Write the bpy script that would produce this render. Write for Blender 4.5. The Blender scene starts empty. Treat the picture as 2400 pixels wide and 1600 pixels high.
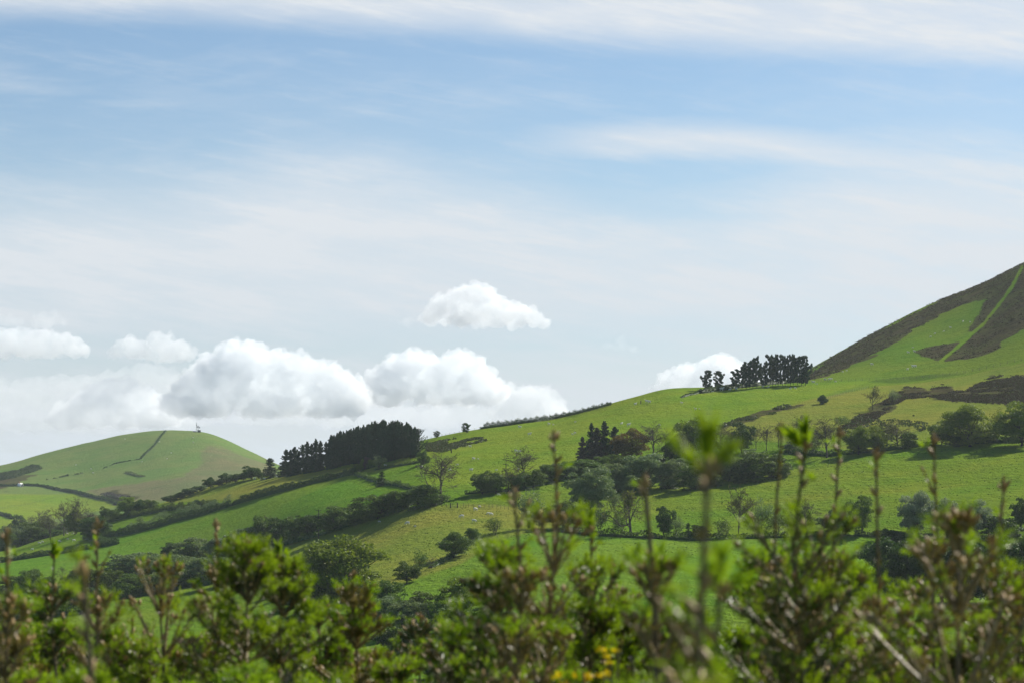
import bpy, math, random
import numpy as np
from mathutils import Vector, Matrix

# ------------------------------------------------------------------ basics
F, HX, HY = 5413.0, 1200.0, 1130.0      # focal length in photo pixels, optical column, horizon row
rng = np.random.default_rng(11)
rnd = random.Random(5)
SC = bpy.context.scene
COL = SC.collection
SUN_AZ, SUN_EL = math.radians(46), math.radians(37)
SUN_DIR = np.array([math.sin(SUN_AZ)*math.cos(SUN_EL), math.cos(SUN_AZ)*math.cos(SUN_EL), math.sin(SUN_EL)])


def tag(o, label=None, cat=None, group=None, kind=None):
    if label: o['label'] = label
    if cat: o['category'] = cat
    if group: o['group'] = group
    if kind: o['kind'] = kind
    return o


def empty(name, loc, rz=0.0):
    o = bpy.data.objects.new(name, None)
    o.empty_display_size = 0.5
    o.location = loc
    o.rotation_euler = (0, 0, rz)
    COL.objects.link(o)
    return o


class MB:
    """collects faces; build() links them as one mesh object"""
    def __init__(self):
        self.v, self.f, self.m, self.n = [], [], [], 0

    def add(self, verts, faces, mat=0):
        verts = np.asarray(verts, float).reshape(-1, 3)
        faces = np.asarray(faces, int)
        self.v.append(verts)
        self.f.append(faces + self.n)
        self.m.append(np.full(len(faces), mat, int) if np.isscalar(mat) else np.asarray(mat, int))
        self.n += len(verts)
        return self

    def cards(self, c, a, b, mat=0, diamond=False):
        """quads centred at c with half axes a, b"""
        n = len(c)
        if n == 0: return self
        if diamond:
            p = np.stack([c - a, c - 0.15*a + b, c + a, c - 0.15*a - b], 1)
        else:
            p = np.stack([c - a - b, c + a - b, c + a + b, c - a + b], 1)
        self.add(p.reshape(-1, 3), np.arange(4*n).reshape(n, 4), mat)
        return self

    def tubes(self, p0, p1, r0, r1, k=4, mat=0):
        p0, p1 = np.asarray(p0, float).reshape(-1, 3), np.asarray(p1, float).reshape(-1, 3)
        n = len(p0)
        if n == 0: return self
        r0 = np.broadcast_to(np.asarray(r0, float), (n,)); r1 = np.broadcast_to(np.asarray(r1, float), (n,))
        d = p1 - p0
        d = d/np.maximum(np.linalg.norm(d, axis=1, keepdims=True), 1e-9)
        ref = np.where(np.abs(d[:, 2:3]) > 0.9, np.array([[1.0, 0, 0]]), np.array([[0, 0, 1.0]]))
        a = np.cross(d, ref); a /= np.linalg.norm(a, axis=1, keepdims=True)
        b = np.cross(d, a)
        t = np.arange(k)*2*np.pi/k
        ring = np.cos(t)[None, :, None]*a[:, None] + np.sin(t)[None, :, None]*b[:, None]
        v0 = p0[:, None] + ring*r0[:, None, None]
        v1 = p1[:, None] + ring*r1[:, None, None]
        v = np.concatenate([v0, v1], 1).reshape(-1, 3)
        i = np.arange(k); j = (i + 1) % k
        q = np.stack([i, j, j + k, i + k], 1)
        f = (q[None] + (np.arange(n)*2*k)[:, None, None]).reshape(-1, 4)
        self.add(v, f, mat)
        return self

    def tube_path(self, pts, radii, k=8, mat=0, cap=True):
        pts = np.asarray(pts, float); radii = np.broadcast_to(np.asarray(radii, float), (len(pts),))
        d = np.gradient(pts, axis=0); d /= np.maximum(np.linalg.norm(d, axis=1, keepdims=True), 1e-9)
        ref = np.array([1.0, 0, 0]) if abs(d[0][2]) > 0.8 else np.array([0, 0, 1.0])
        V = []
        t = np.arange(k)*2*np.pi/k
        for p, dd, r in zip(pts, d, radii):
            a = np.cross(dd, ref); a /= max(np.linalg.norm(a), 1e-9); b = np.cross(dd, a)
            V.append(p + r*(np.cos(t)[:, None]*a + np.sin(t)[:, None]*b))
        V = np.concatenate(V)
        n = len(pts)
        i = np.arange(k); j = (i + 1) % k
        f = np.concatenate([np.stack([i + s*k, j + s*k, j + s*k + k, i + s*k + k], 1) for s in range(n - 1)])
        self.add(V, f, mat)
        return self

    def box(self, c, s, mat=0, rot=None, taper=1.0):
        x, y, z = [q/2 for q in s]
        v = np.array([[-x, -y, -z], [x, -y, -z], [x, y, -z], [-x, y, -z],
                      [-x*taper, -y*taper, z], [x*taper, -y*taper, z], [x*taper, y*taper, z], [-x*taper, y*taper, z]])
        if rot is not None:
            v = v @ np.array(Matrix.Rotation(rot, 3, 'Z')).T
        f = [[0, 3, 2, 1], [4, 5, 6, 7], [0, 1, 5, 4], [1, 2, 6, 5], [2, 3, 7, 6], [3, 0, 4, 7]]
        self.add(v + np.array(c), f, mat)
        return self

    def mesh(self, name, mats, smooth=False):
        me = bpy.data.meshes.new(name)
        V = np.concatenate(self.v)
        me.vertices.add(len(V)); me.vertices.foreach_set('co', V.ravel().astype(np.float32))
        loops = np.concatenate([f.ravel() for f in self.f])
        tot = np.concatenate([np.full(len(f), f.shape[1], int) for f in self.f])
        start = np.concatenate([[0], np.cumsum(tot)[:-1]])
        me.loops.add(len(loops)); me.loops.foreach_set('vertex_index', loops.astype(np.int32))
        me.polygons.add(len(tot)); me.polygons.foreach_set('loop_start', start.astype(np.int32))
        me.polygons.foreach_set('material_index', np.concatenate(self.m).astype(np.int32))
        if smooth:
            me.polygons.foreach_set('use_smooth', np.ones(len(tot), bool))
        for m in mats: me.materials.append(m)
        me.update(calc_edges=True)
        return me

    def build(self, name, mats, parent=None, smooth=False, loc=None):
        if not isinstance(mats, (list, tuple)): mats = [mats]
        o = bpy.data.objects.new(name, self.mesh(name, mats, smooth))
        COL.objects.link(o)
        if parent is not None: o.parent = parent
        if loc is not None: o.location = loc
        return o


def children(o): return list(o.children)


def copy_tree(o, parent=None):
    c = o.copy(); COL.objects.link(c)
    if parent is not None: c.parent = parent
    for ch in children(o): copy_tree(ch, c)
    return c


def unit(n, r=None):
    r = r or rng
    v = r.normal(size=(n, 3)); return v/np.linalg.norm(v, axis=1, keepdims=True)


def perp(d, r=None):
    """a random unit vector at right angles to each row of d"""
    q = np.cross(d, unit(len(d), r)); return q/np.maximum(np.linalg.norm(q, axis=1, keepdims=True), 1e-9)


# ------------------------------------------------------------------ numpy noise
def _hash(ix, iy, seed):
    h = (ix.astype(np.int64)*374761393 + iy.astype(np.int64)*668265263 + seed*2147483647) & 0xFFFFFFFF
    h = ((h ^ (h >> 13))*1274126177) & 0xFFFFFFFF
    h = h ^ (h >> 16)
    return (h & 0xFFFFFF)/float(0xFFFFFF)


def vnoise(x, y, seed=0):
    x, y = np.asarray(x, float), np.asarray(y, float)
    ix, iy = np.floor(x), np.floor(y); fx, fy = x - ix, y - iy
    fx = fx*fx*fx*(fx*(fx*6 - 15) + 10); fy = fy*fy*fy*(fy*(fy*6 - 15) + 10)
    a, b = _hash(ix, iy, seed), _hash(ix + 1, iy, seed)
    c, d = _hash(ix, iy + 1, seed), _hash(ix + 1, iy + 1, seed)
    return (a + (b - a)*fx + (c - a)*fy + (a - b - c + d)*fx*fy)*2 - 1


def fbm(x, y, seed=0, octaves=4, gain=0.5):
    s, a, n = 0.0, 1.0, 0.0
    for k in range(octaves):
        s = s + a*vnoise(x*2**k + 17.3*k, y*2**k - 9.1*k, seed + k); n += a; a *= gain
    return s/n


def sstep(a, b, x):
    t = np.clip((x - a)/(b - a), 0, 1); return t*t*(3 - 2*t)


# ------------------------------------------------------------------ material helpers
class E:
    """a tiny wrapper so that node maths can be written as arithmetic"""
    def __init__(s, nt, sock): s.nt, s.s = nt, sock
    def _op(s, op, *o):
        n = s.nt.nodes.new('ShaderNodeMath'); n.operation = op
        for i, q in enumerate((s,) + o):
            if isinstance(q, E): s.nt.links.new(q.s, n.inputs[i])
            else: n.inputs[i].default_value = float(q)
        return E(s.nt, n.outputs[0])
    def __add__(s, o): return s._op('ADD', o)
    __radd__ = __add__
    def __sub__(s, o): return s._op('SUBTRACT', o)
    def __rsub__(s, o): return (s*-1.0) + o
    def __mul__(s, o): return s._op('MULTIPLY', o)
    __rmul__ = __mul__
    def __truediv__(s, o): return s._op('DIVIDE', o)
    def max(s, o): return s._op('MAXIMUM', o)
    def min(s, o): return s._op('MINIMUM', o)
    def pow(s, o): return s._op('POWER', o)
    def smooth(s, a, b, lo=0.0, hi=1.0):
        n = s.nt.nodes.new('ShaderNodeMapRange'); n.interpolation_type = 'SMOOTHSTEP'
        for k, q in (('Value', s), ('From Min', a), ('From Max', b), ('To Min', lo), ('To Max', hi)):
            if isinstance(q, E): s.nt.links.new(q.s, n.inputs[k])
            else: n.inputs[k].default_value = float(q)
        return E(s.nt, n.outputs['Result'])


def node(nt, kind, **kw):
    n = nt.nodes.new(kind)
    for k, v in kw.items():
        if k.startswith('_'): setattr(n, k[1:], v)
    for k, v in kw.items():
        if not k.startswith('_'):
            key = k.replace('__', ' ')
            if isinstance(v, E): nt.links.new(v.s, n.inputs[key])
            elif hasattr(v, 'is_output'): nt.links.new(v, n.inputs[key])
            else: n.inputs[key].default_value = v
    return n


def noise(nt, vec, scale, detail=3.0, rough=0.55):
    n = node(nt, 'ShaderNodeTexNoise', Vector=vec, Scale=scale, Detail=detail, Roughness=rough)
    return E(nt, n.outputs[0])


def mix(nt, fac, a, b, blend='MIX'):
    n = nt.nodes.new('ShaderNodeMix'); n.data_type = 'RGBA'; n.blend_type = blend
    for sock, v in ((n.inputs[0], fac), (n.inputs[6], a), (n.inputs[7], b)):
        if isinstance(v, E): nt.links.new(v.s, sock)
        elif hasattr(v, 'is_output'): nt.links.new(v, sock)
        elif isinstance(v, (int, float)): sock.default_value = v
        else: sock.default_value = tuple(v)[:3] + (1.0,)
    return n.outputs[2]


def new_mat(name):
    m = bpy.data.materials.new(name); m.use_nodes = True
    nt = m.node_tree
    for n in list(nt.nodes): nt.nodes.remove(n)
    out = nt.nodes.new('ShaderNodeOutputMaterial')
    return m, nt, out


def leaf_mat(name, c1, c2, trans=0.35, scale=0.35, tcol=None, rough=0.55, vary=0.25, spec=0.12):
    """foliage: two natural leaf colours mixed per clump and per plant; light passes through the leaf"""
    m, nt, out = new_mat(name)
    geo = nt.nodes.new('ShaderNodeNewGeometry')
    tc = nt.nodes.new('ShaderNodeTexCoord')
    oi = nt.nodes.new('ShaderNodeObjectInfo')
    n1 = noise(nt, tc.outputs['Object'], scale, 2.0)
    isl = E(nt, geo.outputs['Random Per Island'])
    fac = (n1.smooth(0.3, 0.7)*0.6 + isl*0.4)
    col = mix(nt, fac, c1, c2)
    rv = E(nt, oi.outputs['Random'])
    hsv = node(nt, 'ShaderNodeHueSaturation', Color=col, Hue=rv*0.035 + 0.4825, Value=rv*vary + (1 - vary/2), Saturation=1.0)
    col = hsv.outputs[0]
    bs = node(nt, 'ShaderNodeBsdfPrincipled', Base__Color=col, Roughness=rough)
    bs.inputs['Specular IOR Level'].default_value = spec
    tcol = tcol or tuple(min(1, q*1.5) for q in c2[:2]) + (c2[2]*0.6,)
    tr = node(nt, 'ShaderNodeBsdfTranslucent', Color=mix(nt, 0.5, col, tcol))
    ms = nt.nodes.new('ShaderNodeMixShader'); ms.inputs[0].default_value = trans
    nt.links.new(bs.outputs[0], ms.inputs[1]); nt.links.new(tr.outputs[0], ms.inputs[2])
    nt.links.new(ms.outputs[0], out.inputs['Surface'])
    return m


def rough_mat(name, c1, c2, scale=2.0, rough=0.85, bump=0.0, spec=0.2):
    m, nt, out = new_mat(name)
    tc = nt.nodes.new('ShaderNodeTexCoord')
    n1 = noise(nt, tc.outputs['Object'], scale, 5.0, 0.65)
    bs = node(nt, 'ShaderNodeBsdfPrincipled', Base__Color=mix(nt, n1.smooth(0.3, 0.7), c1, c2), Roughness=rough)
    bs.inputs['Specular IOR Level'].default_value = spec
    if bump:
        b = node(nt, 'ShaderNodeBump', Height=n1, Strength=bump)
        nt.links.new(b.outputs[0], bs.inputs['Normal'])
    nt.links.new(bs.outputs[0], out.inputs['Surface'])
    return m
# ------------------------------------------------------------------ the land
# Feature lines of the valley: each is a curve that crosses the whole land, given as bearing (in photo
# columns), distance in metres and the row its ground reaches there.  Between them heights run smoothly.
LINES = [
    # valley floor and lower slope
    [(-600, 480, 1640), (0, 520, 1600), (600, 480, 1600), (1200, 440, 1600), (1800, 420, 1590), (2400, 400, 1620), (3000, 400, 1620)],
    [(-600, 760, 1470), (0, 760, 1450), (300, 720, 1440), (600, 640, 1450), (900, 560, 1450), (1200, 540, 1430), (1500, 520, 1420), (1800, 520, 1400), (2050, 530, 1440), (2400, 520, 1440), (3000, 500, 1440)],
    [(-600, 960, 1390), (0, 940, 1370), (300, 900, 1352), (600, 780, 1348), (800, 680, 1345), (1000, 640, 1345), (1200, 625, 1330), (1500, 610, 1320), (1800, 620, 1318), (1980, 640, 1320), (2080, 655, 1345), (2250, 655, 1352), (2400, 652, 1352), (3000, 640, 1350)],  # right end steepened so the bank turns from the sun into shade
    [(-600, 1130, 1340), (0, 1110, 1312), (300, 1040, 1288), (600, 910, 1283), (800, 800, 1262), (1000, 745, 1242), (1200, 725, 1240), (1500, 715, 1248), (1800, 705, 1248), (2100, 690, 1235), (2400, 680, 1230), (3000, 670, 1230)],
    [(-600, 1230, 1330), (0, 1210, 1300), (150, 1200, 1270), (300, 1150, 1240), (600, 1010, 1205), (800, 890, 1180), (1000, 815, 1172), (1200, 800, 1172), (1500, 800, 1158), (1800, 785, 1152), (2100, 770, 1140), (2400, 760, 1125), (3000, 740, 1110)],
    [(-600, 1270, 1328), (0, 1255, 1296), (150, 1250, 1256), (300, 1210, 1217), (450, 1170, 1185), (600, 1110, 1150), (800, 1010, 1125), (1000, 910, 1110), (1200, 890, 1100), (1500, 890, 1080), (1800, 880, 1060), (2100, 860, 1045), (2400, 850, 1030), (3000, 830, 1000)],
    # mid pasture
    [(-600, 1300, 1326), (0, 1290, 1293), (150, 1285, 1250), (300, 1260, 1205), (450, 1230, 1164), (600, 1195, 1127), (800, 1110, 1098), (1000, 1010, 1062), (1200, 1000, 1040), (1500, 1000, 990), (1800, 990, 970), (2100, 970, 955), (2400, 960, 940), (3000, 930, 900)],
    # skyline of the pasture; at the right the foot of the steep hill
    [(-600, 1320, 1325), (0, 1310, 1291), (100, 1310, 1262), (180, 1305, 1243), (250, 1300, 1222), (300, 1295, 1201), (370, 1280, 1182), (450, 1265, 1155), (520, 1255, 1130), (600, 1240, 1118), (660, 1230, 1110), (800, 1190, 1082), (900, 1170, 1056), (1000, 1150, 1030), (1100, 1150, 1010), (1200, 1150, 996), (1300, 1150, 984), (1400, 1145, 956), (1500, 1140, 926), (1580, 1140, 909), (1640, 1140, 910), (1700, 1145, 907), (1800, 1150, 900), (1900, 1150, 893), (2000, 1145, 888), (2100, 1135, 886), (2263, 1115, 870), (2400, 1100, 843), (2700, 1080, 800), (3000, 1060, 770)],
    # just behind it
    [(-600, 1420, 1345), (0, 1400, 1306), (180, 1390, 1258), (300, 1385, 1222), (450, 1370, 1178), (600, 1350, 1140), (660, 1340, 1135), (800, 1310, 1108), (1000, 1290, 1056), (1200, 1290, 1020), (1400, 1290, 985), (1580, 1290, 940), (1700, 1290, 925), (1800, 1290, 912), (1900, 1290, 882), (2000, 1290, 842), (2100, 1280, 808), (2200, 1270, 790), (2300, 1260, 765), (2400, 1240, 725), (2700, 1220, 640), (3000, 1200, 600)],
    # crest of the steep hill (right); valley behind (left)
    [(-600, 1650, 1335), (0, 1600, 1305), (300, 1600, 1260), (600, 1580, 1210), (800, 1560, 1170), (1000, 1540, 1110), (1200, 1520, 1070), (1400, 1500, 1030), (1600, 1500, 985), (1750, 1500, 935), (1850, 1500, 898), (1900, 1500, 868), (1950, 1500, 840), (2000, 1490, 812), (2050, 1485, 785), (2100, 1480, 757), (2150, 1475, 731), (2200, 1470, 708), (2250, 1465, 689), (2300, 1460, 669), (2350, 1455, 645), (2400, 1450, 619), (2700, 1430, 562), (3000, 1400, 556)],
    # foot of the far hill
    [(-600, 1950, 1285), (0, 1900, 1255), (150, 1900, 1245), (300, 1900, 1225), (450, 1900, 1195), (600, 1900, 1180), (800, 1900, 1160), (1200, 1900, 1120), (1600, 1900, 1060), (1900, 1850, 985), (2100, 1750, 900), (2400, 1650, 780), (3000, 1600, 620)],
    [(-600, 2250, 1225), (0, 2230, 1190), (150, 2230, 1195), (300, 2200, 1178), (450, 2200, 1150), (600, 2200, 1140), (800, 2250, 1150), (1200, 2250, 1130), (1600, 2250, 1090), (2000, 2200, 1050), (2400, 2200, 1000), (3000, 2200, 900)],
    [(-600, 2500, 1180), (0, 2450, 1143), (150, 2470, 1140), (300, 2500, 1115), (450, 2500, 1095), (600, 2500, 1098), (800, 2550, 1140), (1200, 2550, 1130), (2400, 2500, 1060), (3000, 2500, 1000)],
    # crest of the far hill
    [(-600, 3050, 1160), (-200, 3000, 1122), (0, 2950, 1091), (100, 2950, 1064), (200, 2950, 1040), (300, 2950, 1019), (390, 2950, 1009), (460, 2930, 1010), (500, 2900, 1017), (540, 2880, 1034), (580, 2870, 1053), (620, 2860, 1072), (660, 2860, 1092), (740, 2860, 1115), (900, 2900, 1135), (1200, 2900, 1135), (2400, 2900, 1100), (3000, 2900, 1080)],
    [(-600, 3400, 1180), (0, 3350, 1108), (300, 3350, 1040), (460, 3300, 1032), (600, 3300, 1090), (800, 3300, 1130), (1200, 3300, 1138), (3000, 3300, 1110)],
    [(-600, 5000, 1150), (0, 5000, 1140), (600, 5000, 1134), (1200, 5000, 1136), (3000, 5000, 1130)],
    [(-600, 9000, 1136), (3000, 9000, 1136)],
    [(-600, 14000, 1133), (3000, 14000, 1133)],
]
NEAR = [(3.0, -2.3), (6.0, -2.6), (14.0, -4.2), (50.0, -12.0), (140.0, -24.0), (290.0, -37.0)]


def pchip_slopes(x, y):
    h = np.diff(x, axis=0); d = np.diff(y, axis=0)/h
    m = np.zeros_like(y)
    w1 = 2*h[1:] + h[:-1]; w2 = h[1:] + 2*h[:-1]
    with np.errstate(divide='ignore', invalid='ignore'):
        hm = (w1 + w2)/(w1/d[:-1] + w2/d[1:])
    m[1:-1] = np.where(d[:-1]*d[1:] > 0, hm, 0.0)
    m[0], m[-1] = d[0], d[-1]
    return m


UG = np.arange(-3000, 5401, 10.0)
YG = np.exp(np.linspace(math.log(3.0), math.log(14000.0), 1500))


def make_table():
    ks_y, ks_z = [], []
    for y, z in NEAR:
        ks_y.append(np.full(len(UG), y)); ks_z.append(np.full(len(UG), z))
    for ln in LINES:
        u, y, v = [np.array(q, float) for q in zip(*ln)]
        # smooth curve through the points across the land
        mu = pchip_slopes(u[:, None], v[:, None])[:, 0] if len(u) > 2 else np.zeros(len(u))
        uc = np.clip(UG, u[0], u[-1])
        i = np.clip(np.searchsorted(u, uc, side='right') - 1, 0, len(u) - 2)
        h = u[i + 1] - u[i]; t = (uc - u[i])/h
        vv = (2*t**3 - 3*t**2 + 1)*v[i] + (t**3 - 2*t**2 + t)*h*mu[i] + (-2*t**3 + 3*t**2)*v[i + 1] + (t**3 - t**2)*h*mu[i + 1]
        yy = np.interp(uc, u, y)
        kk = np.exp(-0.5*(np.arange(-24, 25)/9.0)**2); kk /= kk.sum()
        yy = np.convolve(np.pad(yy, 24, mode='edge'), kk, 'valid')
        ks_y.append(yy); ks_z.append((HY - vv)/F*yy)
    KY, KZ = np.array(ks_y), np.array(ks_z)
    M = pchip_slopes(KY, KZ)
    T = np.zeros((len(UG), len(YG)))
    for c in range(len(UG)):
        ky, kz, m = KY[:, c], KZ[:, c], M[:, c]
        i = np.clip(np.searchsorted(ky, YG, side='right') - 1, 0, len(ky) - 2)
        h = ky[i + 1] - ky[i]; t = np.clip((YG - ky[i])/h, 0, 1)
        T[c] = (2*t**3 - 3*t**2 + 1)*kz[i] + (t**3 - 2*t**2 + t)*h*m[i] + (-2*t**3 + 3*t**2)*kz[i + 1] + (t**3 - t**2)*h*m[i + 1]
    kk = np.exp(-0.5*(np.arange(-12, 13)/2.2)**2); kk /= kk.sum()
    P = np.pad(T, ((12, 12), (0, 0)), mode='edge')
    return sum(k*P[i:i + len(UG)] for i, k in enumerate(kk))


TABLE = make_table()
_LY0, _LYS = math.log(3.0), (math.log(14000.0) - math.log(3.0))/(len(YG) - 1)


def ground(x, y):
    """height of the land at world x, y (metres)"""
    x, y = np.asarray(x, float), np.asarray(y, float)
    yc = np.clip(y, 3.0, 13999.0)
    fu = np.clip((HX + F*x/yc - UG[0])/10.0, 0, len(UG) - 1.001)
    fy = np.clip((np.log(yc) - _LY0)/_LYS, 0, len(YG) - 1.001)
    i, j = fu.astype(int), fy.astype(int); a, b = fu - i, fy - j
    z = (TABLE[i, j]*(1 - a)*(1 - b) + TABLE[i + 1, j]*a*(1 - b) + TABLE[i, j + 1]*(1 - a)*b + TABLE[i + 1, j + 1]*a*b)
    amp = sstep(150, 600, y)
    z = z + amp*(0.9*fbm(x/75, y/60, 3, 3) + 0.25*fbm(x/16, y/12, 9, 2))
    far = sstep(1800, 2300, y)
    z = z + far*2.0*fbm(x/160, y/130, 21, 3)
    z = z + (1 - amp)*0.12*fbm(x/1.7, y/1.7, 5, 3)
    return z


def row_of(x, y): return HY - F*ground(x, y)/y


_ys = np.concatenate([np.linspace(430, 1700, 2540), np.linspace(1701, 3400, 1500)])


def at(u, v, ymin=430.0, ymax=3400.0):
    """the point of visible ground on the line of sight through photo column u, row v"""
    ys = _ys[(_ys >= ymin) & (_ys <= ymax)]
    x = (u - HX)/F*ys
    r = row_of(x, ys)
    hit = np.nonzero(r <= v)[0]
    k = hit[0] if len(hit) else int(np.argmin(r))
    return np.array([x[k], ys[k], float(ground(x[k], ys[k]))])


def inside(poly, u, v):
    """even-odd test of many points against one polygon"""
    r = np.zeros(u.shape, bool)
    n = len(poly)
    for k in range(n):
        (x0, y0), (x1, y1) = poly[k], poly[(k + 1) % n]
        if y0 == y1: continue
        c = ((y0 > v) != (y1 > v)) & (u < (x1 - x0)*(v - y0)/(y1 - y0) + x0)
        r ^= c
    return r


# turf colours (albedo) of the fields
BRIGHT = (0.152, 0.248, 0.020); LUSH = (0.112, 0.226, 0.020); OLIVE = (0.172, 0.222, 0.032)
FARHILL = (0.125, 0.205, 0.046); ROUGH = (0.142, 0.218, 0.020); PURPLE = (0.145, 0.170, 0.065); DARKG = (0.078, 0.145, 0.016)
FIELDS = [  # (colour, first metre, last metre, outline)
    (FARHILL, 1600, 3300, [(-2500, 700), (5000, 700), (5000, 1500), (-2500, 1500)]),
    (PURPLE, 1700, 3100, [(480, 1040), (560, 1060), (640, 1090), (640, 1140), (430, 1170), (330, 1180), (210, 1150), (300, 1130), (420, 1120), (470, 1085)]),
    (BRIGHT, 1700, 2400, [(-300, 1145), (0, 1143), (160, 1150), (290, 1178), (260, 1195), (150, 1210), (-300, 1330)]),
    (OLIVE, 620, 900, [(610, 1300), (700, 1255), (850, 1215), (980, 1186), (1100, 1180), (1300, 1190), (1330, 1225), (1180, 1262), (1080, 1320), (940, 1365), (850, 1400), (600, 1380)]),
    (LUSH, 430, 760, [(940, 1370), (1080, 1322), (1180, 1270), (1330, 1240), (1500, 1255), (2060, 1255), (2060, 1400), (900, 1450)]),
    (LUSH, 700, 1250, [(0, 1320), (280, 1260), (520, 1190), (800, 1125), (900, 1150), (880, 1180), (640, 1240), (400, 1290), (0, 1380)]),
    (OLIVE, 1000, 1290, [(380, 1178), (470, 1140), (560, 1122), (680, 1110), (1130, 1060), (1130, 1076), (800, 1115), (560, 1170)]),
    (BRIGHT, 840, 1150, [(1000, 1030), (1500, 915), (1640, 912), (1900, 898), (2050, 890), (1900, 935), (1700, 990), (1400, 1085), (1000, 1150)]),
    (OLIVE, 820, 1100, [(1640, 1010), (1900, 935), (2120, 892), (2400, 850), (2500, 845), (2500, 1005), (2200, 1040), (2050, 1060), (1760, 1030)]),
    (DARKG, 1080, 1180, [(2030, 893), (2160, 878), (2280, 872), (2210, 884), (2100, 898)]),
    (ROUGH, 760, 870, [(1500, 1140), (1880, 1095), (2100, 1070), (2400, 1060), (2500, 1240), (2100, 1245), (1520, 1245)]),
]
HEATHER = [  # dark heather and bracken on the moor; one outline paints a shaded gully
    (1160, 1560, [(1885, 893), (1905, 866), (1960, 830), (2050, 780), (2200, 705), (2400, 610), (2700, 500), (2700, 760), (2400, 772), (2345, 802), (2345, 828), (2400, 840), (2270, 862), (2268, 845), (2200, 848), (2152, 825), (2150, 820), (2262, 800), (2300, 732), (2316, 696), (2280, 704), (2180, 752), (2060, 825), (1960, 872)]),
    (820, 1090, [(1960, 1010), (2010, 975), (2090, 930), (2120, 908), (2180, 912), (2210, 902), (2260, 918), (2290, 900), (2330, 882), (2500, 880), (2500, 948), (2330, 945), (2240, 940), (2180, 930), (2120, 935), (2080, 962), (2050, 985), (2000, 1000)]),
    (850, 1050, [(1640, 1012), (1740, 980), (1830, 953), (1885, 942), (1882, 946), (1800, 972), (1740, 992), (1660, 1014)]),
    (2100, 2700, [(-200, 1140), (0, 1120), (40, 1110), (80, 1098), (85, 1108), (60, 1122), (0, 1142), (-200, 1160)]),  # far hill gully: its shade put into the ground colour
    (1900, 2400, [(240, 1148), (290, 1145), (320, 1160), (300, 1176), (270, 1172)]),
]
TRACK = [(2396, 625), (2375, 668), (2352, 700), (2330, 728), (2305, 760), (2275, 785), (2240, 818), (2205, 846)]


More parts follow.
